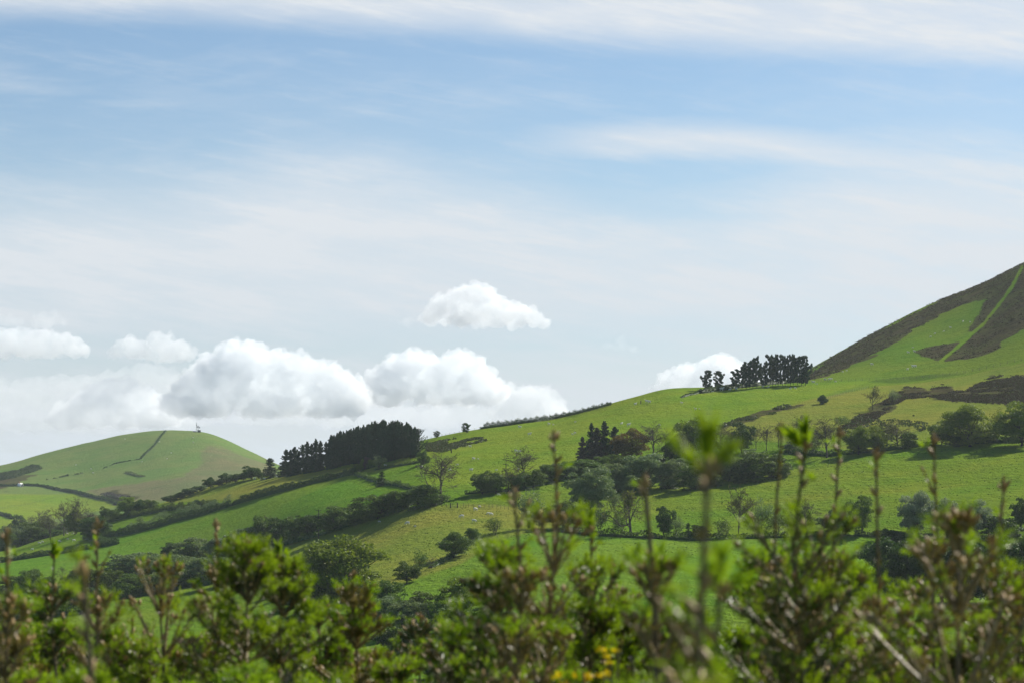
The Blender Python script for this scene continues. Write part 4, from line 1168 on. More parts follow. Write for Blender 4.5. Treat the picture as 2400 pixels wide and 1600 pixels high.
hedge([(100, 1425), (200, 1412), (276, 1405), (360, 1391), (436, 1374), (500, 1368)], 3.2, 3.5, 'dark hedge bordering the small field on the valley floor', 'dark', 0.0, 60)
hedge([(-40, 1460), (60, 1452), (140, 1444), (240, 1432)], 3.4, 4.0, 'dark hedge at the lowest edge of the valley at left', 'dark', 0.1, 50)
hedge([(1320, 1246), (1400, 1254), (1480, 1259), (1560, 1262), (1640, 1266), (1740, 1262), (1850, 1258), (1960, 1255), (2060, 1256), (2140, 1260), (2260, 1266), (2400, 1270)], 1.6, 2.6, 'low dark bramble bank under the tree line', 'dark', 0.25, 45, name='bramble_bank', cat='undergrowth', core=0.6)
hedge([(1010, 1330), (1060, 1305), (1100, 1276), (1122, 1262)], 1.0, 1.6, 'grassy bramble strip along the wire fence between the thorns', 'mid', 0.1, 50, name='bramble_strip', cat='undergrowth')
hedge([(1850, 1062), (1950, 1068), (2050, 1058), (2150, 1046), (2250, 1042), (2330, 1036), (2420, 1034)], 1.8, 2.6, 'dark hedge bottom under the upper tree hedge', 'dark', 0.15, 50)
hedge([(1090, 1158), (1200, 1150), (1300, 1128), (1360, 1116)], 1.4, 2.0, 'hedge bottom under the thorn row by the second pole', 'dark', 0.15, 45)
hedge([(1641, 921), (1680, 915), (1730, 909), (1790, 903), (1850, 897), (1890, 894)], 2.0, 3.5, 'dark scrubby bank under the hilltop conifers', 'dark', 0.0, 80, 0.24, name='bank', cat='bank', core=1.05, vary=0.3)
hedge([(1596, 932), (1620, 925), (1642, 920)], 0.8, 1.5, 'tail of low scrub left of the hilltop bank', 'dark', 0.1, 50, name='scrub', cat='undergrowth')
hedge([(388, 1011), (375, 1025), (362, 1044), (342, 1062), (330, 1075)], 1.7, 2.2, 'broken dark hedge climbing to the top of the far hill', 'dark', 0.25, 24, 0.5, ymin=2000)
hedge([(328, 1076), (300, 1080), (270, 1086), (240, 1098)], 1.0, 1.8, 'gappy hedge across the middle of the far hill', 'dark', 0.4, 24, 0.45, ymin=2000)
hedge([(195, 1108), (150, 1116), (110, 1124)], 1.2, 3.0, 'scattered remains of a hedge low on the far hill', 'dark', 0.5, 24, 0.45, ymin=2000)
hedge([(-40, 1138), (35, 1139), (60, 1137), (110, 1142), (180, 1155), (240, 1169), (285, 1181)], 2.4, 3.0, 'dark hedge along the lane below the far hill', 'dark', 0.0, 24, 0.5, ymin=1800)
hedge([(-30, 1128), (20, 1120), (60, 1108), (84, 1099)], 5.0, 16.0, 'dark thicket standing in for the shaded gully of the far hill', 'dark', 0.0, 60, 0.6, ymin=2000, name='shade_thicket', cat='undergrowth')  # dark bushes put in for the shade of the gully
hedge([(300, 1106), (318, 1112), (336, 1116)], 1.0, 9.0, 'small patch of dark gorse in the middle of the far hill', 'mid', 0.62, 30, 0.5, ymin=2000, name='gorse_patch', cat='undergrowth')
hedge([(252, 1158), (275, 1162), (300, 1168)], 1.6, 14.0, 'brown gorse patch at the lane end below the far hill', 'dead', 0.25, 50, 0.5, ymin=1900, name='gorse_patch', cat='undergrowth')
hedge([(-10, 1203), (20, 1211), (30, 1216)], 2.5, 3.5, 'short dark hedge at the left edge beyond the clump', 'dark', 0.0, 30, 0.45, ymin=1750)
# young planted hedge on the skyline: each whip is a plant
sky = np.array([(1133, 999.0), (1180, 996), (1240, 988), (1300, 980), (1350, 969), (1400, 956), (1432, 948)])
us = np.arange(1136, 1436, 6.4)
for i, u in enumerate(us[:47]):
    v = float(np.interp(u, sky[:, 0], sky[:, 1])); q = at(u, v + 6)
    g = (1.0, 1.5, 0.8, 1.25, 0.9, 1.6, 1.1)[i % 7]*(1.0 if u < 1330 else 0.8)
    lab = ('%s young thorn from the left on the skyline hedge bank' % ORD[i]) if i < len(ORD) else 'young thorn near the upper right end of the skyline hedge bank'
    plant('thin%d' % (i % 2), u, v + 2, v - 4 - 6.5*g, 5 + 6*g*(0.6 + 0.6*rnd.random()), lab, 'shrub', 'young thorns on the skyline hedge bank', 'dark', name='young_thorn')


# ------------------------------------------------------------------ fences and poles
WOOD = rough_mat('weathered_timber', (0.075, 0.062, 0.05), (0.15, 0.13, 0.11), 6.0)
WIRE = rough_mat('fence_wire', (0.16, 0.16, 0.16), (0.24, 0.24, 0.24), 6.0, 0.5)
DARKWOOD = rough_mat('tarred_timber', (0.035, 0.028, 0.024), (0.07, 0.058, 0.05), 3.0)
_post = MB().tube_path([[0, 0, -0.3], [0, 0, 1.28], [0, 0, 1.33]], [0.06, 0.055, 0.02], 6).mesh('post', [WOOD], True)


def fence(pts, label, step=2.2, hgt=1.0, **kw):
    x, y, z, t = world_line(pts, step, **kw)
    root = empty('wire_fence', (x[0], y[0], z[0])); tag(root, label, 'fence')
    o0 = np.array([x[0], y[0], z[0]])
    n = len(x)
    for i in range(n):
        if n > 95 and i >= 95: break
        p = bpy.data.objects.new('post', _post); COL.objects.link(p); p.parent = root
        p.location = np.array([x[i], y[i], z[i]]) - o0
        p.scale = (1, 1, hgt*rnd.uniform(0.92, 1.08)); p.rotation_euler = (rnd.gauss(0, 0.04), rnd.gauss(0, 0.04), rnd.uniform(0, 3))
    W = MB(); P = np.stack([x, y, z], 1)[:95] - o0
    for h in (0.25, 0.5, 0.75, 1.0, 1.18):
        d = np.array([0, 0, h*hgt]); W.tubes(P[:-1] + d, P[1:] + d, 0.006, 0.006, 3)
    W.build('wire', WIRE, root)
    return root


fence([(898, 1212), (940, 1201), (1012, 1188), (1043, 1187), (1094, 1187), (1145, 1189), (1195, 1194)], 'post and wire fence along the brow of the olive field')
fence([(1007, 1328), (1040, 1314), (1070, 1300), (1100, 1278), (1122, 1264)], 'post and wire fence through the thorns beside the olive field')
fence([(1002, 1030), (1050, 1020), (1090, 1013), (1126, 1006)], 'thin fence along the skyline left of the clipped hedge', 2.6)
fence([(1893, 897), (1960, 894), (2040, 891), (2110, 889), (2190, 883), (2263, 873)], 'long fence along the foot of the steep hill', 3.4)
fence([(2263, 873), (2330, 860), (2402, 844)], 'fence rising to the right edge at the foot of the steep hill', 3.4)
fence([(1930, 940), (1965, 927), (2000, 917), (2040, 908)], 'old fence beside the single round thorn on the moor edge', 3.0)
fence([(-10, 1194), (40, 1186), (90, 1176), (130, 1166), (165, 1160)], 'faint fence across the pale field of the far hill', 4.5, 1.3, ymin=1850)
fence([(390, 1010), (330, 1019), (250, 1033)], 'fence along the crest of the far hill', 5.0, 1.3, ymin=2500)
for u, lab in ((1056, 'thick left gate post in the fence of the olive field'), (1072, 'thick right gate post in the fence of the olive field')):
    q = at(u, 1189)
    o = MB().tube_path([[0, 0, -0.4], [0, 0, 1.55], [0, 0, 1.66]], [0.2, 0.19, 0.1], 8).build('gate_post', DARKWOOD, None, True, q); tag(o, lab, 'post', 'gate posts of the olive field')
for u, v, lab in ((1058, 1061, 'single dark post in the pasture above the leafless oak'), (1502, 946, 'short dark post among the sheep near the skyline knoll')):
    q = at(u, v)
    o = MB().tube_path([[0, 0, -0.4], [0, 0, 1.5], [0, 0, 1.6]], [0.22, 0.2, 0.12], 8).build('wooden_post', DARKWOOD, None, True, q); tag(o, lab, 'post')


def pole(u, base, top, label):
    q = at(u, base); H = (base - top)*q[1]/F
    root = empty('utility_pole', q, 0.5); tag(root, label, 'utility pole', 'wooden utility poles crossing the fields')
    MB().tube_path([[0, 0, -1], [0, 0, H*0.5], [0, 0, H]], [0.19, 0.16, 0.13], 8).build('pole', DARKWOOD, root, True)
    MB().box((0, 0.18, H - 0.35), (2.2, 0.12, 0.14)).build('crossarm', DARKWOOD, root)
    for x in (-0.95, 0.0, 0.95):
        MB().tube_path([[x, 0.18, H - 0.28], [x, 0.18, H - 0.16], [x, 0.18, H - 0.06]], [0.05, 0.08, 0.04], 8).build('insulator', WIRE, root)


pole(747, 1263, 1193, 'tall thin utility pole standing at the edge of the olive field')
pole(1186, 1156, 1085, 'tall thin utility pole rising from the thorn row in mid slope')
pole(354, 1345, 1297, 'short looking utility pole sunk in the valley scrub at left')

# ------------------------------------------------------------------ sheep
WOOL = rough_mat('sheep_wool', (0.66, 0.63, 0.55), (0.82, 0.80, 0.73), 9.0, 0.95, 0.15)


def make_sheep(pose):
    import bmesh
    me = bpy.data.meshes.new('sheep_frame'); bm = bmesh.new(); lay = bm.verts.layers.skin.verify()
    def vert(p, r):
        v = bm.verts.new(p); v[lay].radius = (r, r); return v
    def chain(a, pts):
        for p, r in pts:
            b = vert(p, r); bm.edges.new((a, b)); a = b
        return a
    hip = vert((-0.36, 0, 0.66), 0.235); hip[lay].use_root = True
    mid = vert((0, 0, 0.64), 0.27); sh = vert((0.34, 0, 0.67), 0.225)
    bm.edges.new((hip, mid)); bm.edges.new((mid, sh))
    chain(hip, [((-0.56, 0, 0.66), 0.12), ((-0.62, 0, 0.52), 0.045)])
    if pose == 0: head = chain(sh, [((0.56, 0.02, 0.55), 0.13), ((0.68, 0.05, 0.30), 0.095), ((0.76, 0.07, 0.10), 0.06)])
    elif pose == 1: head = chain(sh, [((0.52, 0, 0.86), 0.13), ((0.64, 0, 1.02), 0.105), ((0.82, 0, 0.95), 0.06)])
    else: head = chain(sh, [((0.50, 0.06, 0.80), 0.13), ((0.58, 0.18, 0.95), 0.105), ((0.62, 0.36, 0.90), 0.06)])
    for x, top in ((-0.38, hip), (0.32, sh)):
        for s in (-1, 1):
            bend = -0.05 if x < 0 else 0.01
            chain(top, [((x, s*0.13, 0.46), 0.10), ((x + bend, s*0.14, 0.25), 0.05), ((x, s*0.14, 0.02), 0.042)])
    bm.to_mesh(me); bm.free()
    o = bpy.data.objects.new('sheep_frame', me); COL.objects.link(o)
    o.modifiers.new('skin', 'SKIN'); s = o.modifiers.new('sub', 'SUBSURF'); s.levels = 1; s.render_levels = 1
    dg = bpy.context.evaluated_depsgraph_get(); dg.update()
    m = bpy.data.meshes.new_from_object(o.evaluated_get(dg)); m.name = 'sheep'
    bpy.data.objects.remove(o)
    m.materials.clear(); m.materials.append(WOOL)
    m.polygons.foreach_set('use_smooth', np.ones(len(m.polygons), bool))
    return m


SHEEP = [make_sheep(k) for k in range(3)]
Z2 = lambda x, y: (600 + x/2.936, 900 + y/2.936)
Z3 = lambda x, y: (1200 + x/3.357, 900 + y/3.357)
Z8 = lambda x, y: (1600 + x/2.94, 600 + y/2.94)
Z1 = lambda x, y: (x/2.936, 800 + y/2.936)
FLOCKS = [
    ('in the olive field', Z2, [(848, 950, .6), (1043, 966, 1.1), (1095, 982, .6), (1415, 919, 1.1), (1500, 949, 1), (1510, 870, 1.1), (1538, 848, .7), (1597, 894, .7), (1617, 903, 1), (1670, 767, .8), (290, 1056, .9)]),
    ('between the leafless oak and the skyline', Z2, [(1137, 577, .9), (1333, 595, .9), (1385, 558, .7), (1473, 435, .9), (1480, 598, 1), (1497, 521, 1), (1527, 519, .6), (1655, 596, .7), (1790, 468, 1), (1815, 470, .9), (1803, 588, .6), (890, 568, 1)]),
    ('under the skyline hedge', Z2, [(1815, 303, 1.1), (1882, 351, 1.1), (2015, 281, 1), (2045, 281, .6), (2195, 341, .8), (2178, 347, .6), (2197, 263, .7), (2060, 458, .6)]),
    ('on the slope below the skyline knoll', Z3, [(862, 318, .9), (918, 330, 1.2), (970, 165, 1), (1060, 143, 1.1), (1080, 148, 1.1), (1335, 153, .8), (1443, 203, .9), (1475, 199, .6), (1160, 324, .6)]),
    ('just below the hilltop conifers', Z8, [(206, 938, .7), (268, 927, 1.6), (325, 924, .8), (370, 920, .9), (553, 903, .8), (742, 918, .8), (777, 915, .8), (900, 878, 1.2), (925, 884, .6), (590, 906, .7)]),
    ('on the green tongue of the steep hill', Z8, [(982, 858, 1), (1010, 855, .9), (1024, 852, .9), (1053, 868, .7), (1103, 801, .7), (1130, 793, .7), (1305, 753, 1.1), (1550, 786, .9), (1588, 768, 1.2), (1604, 766, 1.1), (1555, 671, 1), (1597, 663, 1), (1587, 634, .7), (1708, 563, .8), (1738, 541, .8), (1800, 523, .7), (1845, 500, .9), (1932, 458, 1), (1980, 460, .7)]),
    ('beside the solid round tree', Z1, [(222, 1435, 1.1), (270, 1391, 1.1), (292, 1383, 1), (368, 1395, .8), (376, 1392, .7), (408, 1379, 1), (465, 1361, .7), (508, 1373, 1.1), (503, 1325, .9), (462, 1325, .8), (537, 1307, 1)]),
    ('left of the dark yew', Z1, [(1752, 948, .9), (1797, 951, .9), (1820, 949, .9), (1905, 934, .9)]),
    ('far off on the far hill', Z1, [(860, 674, 1.2), (1327, 663, 1.2), (1178, 768, 1.3), (1150, 808, 1.2), (1097, 692, 1.3), (627, 878, 1.4), (523, 851, 1.2), (975, 828, 1.2), (1330, 696, 1.2), (640, 905, 1.2)]),
]
proto_n = 0
for where, Z, L in FLOCKS:
    L = sorted(L, key=lambda q: q[0])
    for i, (x, yv, s) in enumerate(L):
        u, v = Z(x, yv)
        q = at(u, v, ymin=(1900 if 'far hill' in where else 430))
        o = bpy.data.objects.new('sheep', SHEEP[(i*5 + proto_n) % 3 if s > 0.75 else 0]); COL.objects.link(o); proto_n += 1
        o.location = q; k = s*1.25 if s < 1.25 else s*1.1
        o.scale = (k, k, k); o.rotation_euler = (0, 0, rnd.choice([0.2, -0.3, 2.9, 3.4, 0.6, 2.5]) + rnd.uniform(-0.3, 0.3))
        tag(o, '%s from left of the %s %s' % (ORD[i], 'lambs and sheep', where), 'sheep', 'sheep ' + where)

# ------------------------------------------------------------------ mast and barn on the far hill
STEEL = rough_mat('galvanised_steel', (0.20, 0.22, 0.24), (0.30, 0.32, 0.34), 2.0, 0.5)
DSTEEL = rough_mat('dark_equipment', (0.05, 0.055, 0.065), (0.08, 0.085, 0.10), 2.0, 0.6)


def mast():
    q = at(462, 1012, ymin=2600); px = q[1]/F
    root = empty('radio_mast', q); tag(root, 'slim lattice radio mast with a dish and two huts on top of the far hill', 'radio mast')
    t = MB(); x0 = -1.2*px; H = 22.5*px
    c = [(x0 - 0.45, -0.4), (x0 + 0.45, -0.4), (x0, 0.45)]
    for a in c: t.tubes([[a[0], a[1], -0.5]], [[(a[0] - x0)*0.75 + x0, a[1]*0.75, H]], 0.09, 0.07, 5)
    n = 14
    for k in range(n):
        for i in range(3):
            a, b = c[i], c[(i + 1) % 3]; z0, z1 = H*k/n, H*(k + 1)/n
            t.tubes([[a[0], a[1], z0]], [[b[0], b[1], z1]], 0.045, 0.045, 4)
    t.build('lattice_tower', STEEL, root)
    MB().tubes([[x0, 0, H*0.98]], [[x0, 0, H + 2.2*px]], 0.05, 0.03, 5).build('whip_aerial', STEEL, root)
    MB().box((x0, -0.2, H*0.74), (1.3, 0.9, 1.3)).build('antenna_panel', STEEL, root)
    x1 = 2.4*px; H1 = 15.0*px
    MB().tube_path([[x1, 0, -0.5], [x1, 0, H1*0.6], [x1, 0, H1]], [0.32, 0.26, 0.22], 8).build('pole', DSTEEL, root, True)
    MB().box((x1, 0, H1 - 0.6), (0.9, 0.7, 1.5)).box((x1 - 1.25, 0, H1 - 1.5), (0.9, 0.6, 1.8)).box((x1 - 0.7, 0, H1 - 2.2), (1.4, 0.2, 0.25)).build('antenna_cluster', DSTEEL, root)
    d = MB(); xd = x1 + 2.9*px
    d.tubes([[x1, 0, H1*0.70]], [[xd, 0, H1*0.70]], 0.09, 0.09, 5)
    d.tube_path([[xd, 0.1, H1*0.72], [xd, -0.15, H1*0.72], [xd, -0.3, H1*0.72]], [0.12, 0.5, 0.85], 10)
    d.tubes([[xd, 0, H1*0.7]], [[xd, 0, H1*1.0]], 0.09, 0.05, 5)
    d.build('dish', DSTEEL, root)
    h = empty('equipment_hut', (4.7*px, 0.5, 0)); h.parent = root
    h.name = 'hut'
    MB().box((0, 0, 2.1*px), (7.0*px, 3.0, 5.2*px)).build('wall', DSTEEL, h)
    MB().box((0, 0, 4.9*px), (7.6*px, 3.4, 0.6*px)).build('roof', STEEL, h)
    g = empty('compound', (-6.2*px, 0, 0)); g.parent = root
    MB().box((0, 0.4, 1.0*px), (7.2*px, 2.5, 3.6*px)).build('cabin', DSTEEL, g)
    f = MB()
    for k in range(9): f.tubes([[(-4 + k)*px, -1.2, -0.3]], [[(-4 + k)*px, -1.2, 2.2*px]], 0.06, 0.06, 4)
    f.tubes([[-4*px, -1.2, 2.0*px]], [[4*px, -1.2, 2.0*px]], 0.04, 0.04, 4)
    f.build('railing', STEEL, g)


def barn():
    q = at(48, 1140, ymin=1900); px = q[1]/F
    root = empty('farmhouse', q, -0.45); tag(root, 'tiny farmhouse with a gleaming pale roof and red brick ends on the lane', 'house')
    wall = rough_mat('farmhouse_brick', (0.24, 0.09, 0.07), (0.34, 0.14, 0.10), 1.0)
    dark = rough_mat('farmhouse_render', (0.12, 0.13, 0.16), (0.2, 0.2, 0.22), 1.0)
    roofm = rough_mat('pale_sheet_roof', (0.70, 0.70, 0.68), (0.82, 0.80, 0.78), 1.0, 0.35)
    w, l, h, rg = 6.5*px, 11*px, 4.4*px, 8.6*px
    v = np.array([[-l/2, -w/2, -1], [l/2, -w/2, -1], [l/2, w/2, -1], [-l/2, w/2, -1], [-l/2, -w/2, h], [l/2, -w/2, h], [l/2, w/2, h], [-l/2, w/2, h], [-l/2, 0, rg], [l/2, 0, rg]])
    b = MB().add(v, [[0, 1, 5, 4], [2, 3, 7, 6]], 0); b.add(v, [[0, 4, 8, 7], [0, 7, 3, 0]][:1] + [[1, 2, 6, 9]], 1); b.add(v, [[0, 3, 7]], 1); b.add(v, [[1, 9, 5]], 1)
    b.build('wall', [wall, dark], root)
    e = 0.5
    sl = (rg - h)/(w/2)
    for s in (-1, 1):
        r = np.array([[-l/2 - e, s*(w/2 + e), h - e*sl + 0.1], [l/2 + e, s*(w/2 + e), h - e*sl + 0.1], [l/2 + e, 0, rg + 0.12], [-l/2 - e, 0, rg + 0.12]])
        MB().add(np.concatenate([r, r + [0, 0, 0.15]]), [[0, 1, 2, 3], [4, 7, 6, 5], [0, 4, 5, 1], [1, 5, 6, 2], [2, 6, 7, 3], [3, 7, 4, 0]]).build('roof', roofm, root)
    MB().box((-l*0.3, 0, rg + 0.7), (1.0, 1.0, 2.2)).build('chimney', wall, root)
    for x in (-0.28, 0.05, 0.32):
        MB().box((x*l, -w/2 - 0.03, h*0.45), (1.0, 0.1, 1.3)).build('window', dark, root)
    MB().box((0.2*l, -w/2 - 1.3, h*0.45), (l*0.42, 2.6, h*0.9)).build('porch', roofm, root)


mast(); barn()


# ------------------------------------------------------------------ moor heather, rushes and tussocks: nobody could count them
def scatter(name, polys, n, size, tall, mats, per=7, seed=1):
    r = np.random.default_rng(seed); P = []
    for y0, y1, poly in polys:
        pu = np.array([p[0] for p in poly])
        u = r.uniform(pu.min(), pu.max(), n*4); y = r.uniform(y0, y1, n*4)
        x = (u - HX)/F*y; z = ground(x, y); v = HY - F*z/y
        k = inside(poly, u, v + r.normal(size=len(v))*1.5) & (vnoise(x/9, y/9, 77) > -0.35)
        for (a0, b0), (a1, b1) in zip(TRACK[:-1], TRACK[1:]):          # the grassy track stays open
            t = np.clip(((u - a0)*(a1 - a0) + (v - b0)*(b1 - b0))/((a1 - a0)**2 + (b1 - b0)**2), 0, 1)
            k &= ~((np.hypot(u - a0 - t*(a1 - a0), v - b0 - t*(b1 - b0)) < 4.5) & (y > 1100))
        P.append(np.stack([x[k], y[k], z[k]], 1)[:n])
    P = np.concatenate(P); m = len(P)
    i = np.repeat(np.arange(m), per); k = len(i)
    c = P[i] + np.stack([r.normal(size=k)*size*0.6, r.normal(size=k)*size*0.6, r.random(k)*tall*0.8], 1)
    a = unit(k, r)*0.6 + np.array([0, 0, 0.9]); a /= np.linalg.norm(a, axis=1, keepdims=True)
    s = (0.5 + 0.8*r.random((k, 1)))
    mb = MB(); mb.cards(c, a*tall*0.5*s, perp(a, r)*size*0.42*s, (r.random(k) < 0.15).astype(int), diamond=True)
    o = mb.build(name, mats); tag(o, kind='stuff'); return o


HEA = leaf_mat('heather_brown', (0.052, 0.042, 0.024), (0.105, 0.082, 0.048), 0.10, 0.3, rough=0.9)
BIL = leaf_mat('bilberry_green', (0.050, 0.070, 0.022), (0.085, 0.105, 0.030), 0.2, 0.3)
RUSH = leaf_mat('rush_green', (0.045, 0.070, 0.022), (0.085, 0.11, 0.035), 0.2, 0.3)
scatter('heather', HEATHER[:2], 9000, 0.7, 0.5, [HEA, BIL], 6)
scatter('gully_scrub', HEATHER[2:3], 1300, 0.9, 0.9, [RUSH, HEA], 7)
scatter('rushes', [(1000, 1150, [(1000, 1040), (1060, 1030), (1130, 1026), (1140, 1032), (1080, 1046), (1040, 1058), (1000, 1056)])], 1100, 0.7, 0.8, [RUSH, HEA], 8, 3)
scatter('bracken_scrub', [(840, 960, [(1960, 1015), (2010, 975), (2060, 985), (2140, 975), (2180, 1000), (2120, 1030), (2000, 1040)])], 400, 0.9, 0.7, [RUSH, HEA], 7, 5)
GRASS = leaf_mat('tussock_grass', (0.06, 0.115, 0.02), (0.12, 0.18, 0.035), 0.25, 0.2)
scatter('tussocks', [(600, 1000, [(850, 1400), (1000, 1100), (1400, 1060), (2420, 1050), (2420, 1250), (1300, 1330)])], 2400, 0.4, 0.25, [GRASS, RUSH], 4, 8)
# ------------------------------------------------------------------ young spruces in front of the camera
def needle_mat(name, c1, c2, trans, tcol, rough=0.45):
    return leaf_mat(name, c1, c2, trans, 6.0, tcol, rough, 0.2, 0.4)


N_OLD = needle_mat('old_spruce_needles', (0.018, 0.040, 0.007), (0.044, 0.078, 0.012), 0.18, (0.10, 0.18, 0.01))
N_NEW = needle_mat('new_spruce_needles', (0.125, 0.200, 0.007), (0.250, 0.315, 0.013), 0.44, (0.30, 0.50, 0.006))
N_DRY = needle_mat('olive_spruce_needles', (0.095, 0.100, 0.018), (0.190, 0.150, 0.032), 0.35, (0.25, 0.22, 0.02))
BUD = rough_mat('bud_scales', (0.22, 0.125, 0.035), (0.50, 0.34, 0.14), 30.0, 0.5, spec=0.25)
SHOOT = rough_mat('spruce_shoot_bark', (0.16, 0.115, 0.045), (0.36, 0.28, 0.14), 25.0, 0.5, spec=0.3)
STEM = rough_mat('spruce_stem_bark', (0.075, 0.058, 0.028), (0.16, 0.125, 0.065), 20.0, 0.55, spec=0.4)
GOLD = leaf_mat('gorse_petals', (0.58, 0.42, 0.008), (0.72, 0.56, 0.015), 0.30, 30.0, (0.8, 0.62, 0.02))


class Sprays:
    def __init__(s, r): s.r, s.seg, s.nd = r, [], []

    def needles(s, p0, p1, n, length, width, mat, fwd=0.7):
        if n <= 0: return
        s.nd.append((np.array(p0), np.array(p1), n, length, width, mat, fwd))

    def write(s, mb):
        r = s.r
        if s.seg:
            a = np.array([q[0] for q in s.seg]); b = np.array([q[1] for q in s.seg])
            r0 = np.array([q[2] for q in s.seg]); r1 = np.array([q[3] for q in s.seg]); mt = np.array([q[4] for q in s.seg])
            for m in np.unique(mt):
                k = mt == m; mb.tubes(a[k], b[k], r0[k], r1[k], 5, int(m))
        if s.nd:
            cnt = np.array([q[2] for q in s.nd]); i = np.repeat(np.arange(len(s.nd)), cnt); n = len(i)
            p0 = np.array([q[0] for q in s.nd])[i]; p1 = np.array([q[1] for q in s.nd])[i]
            ln = np.array([q[3] for q in s.nd])[i]; wd = np.array([q[4] for q in s.nd])[i]
            mt = np.array([q[5] for q in s.nd])[i]; fw = np.array([q[6] for q in s.nd])[i]
            d = p1 - p0; L = np.linalg.norm(d, axis=1, keepdims=True) + 1e-9; d = d/L
            t = r.random((n, 1))
            o = perp(d, r)
            ax = d*fw[:, None] + o*(1 - 0.35*fw[:, None]) + r.normal(size=(n, 3))*0.12
            ax /= np.linalg.norm(ax, axis=1, keepdims=True)
            sd = perp(ax, r)
            ln = ln*(0.7 + 0.6*r.random(n)); wd = wd*(0.75 + 0.5*r.random(n))
            c = p0 + (p1 - p0)*t + ax*(ln*0.5)[:, None]
            mb.cards(c, ax*(ln*0.5)[:, None], sd*(wd*0.5)[:, None], mt, diamond=True)


FMATS = [STEM, SHOOT, N_OLD, N_NEW, BUD, N_DRY]
STYLE = {  # chance of fresh tuft, chance of brown bud, old needles per cm, needle kind, fullness
    'leafy': (0.82, 0.08, 1.30, 2, 1.0),
    'mixed': (0.48, 0.26, 1.45, 2, 1.0),
    'brown': (0.25, 0.40, 1.70, 5, 1.15),
    'bud': (0.30, 0.45, 0.85, 5, 0.55),
    'dark': (0.25, 0.25, 1.70, 2, 1.1),
}


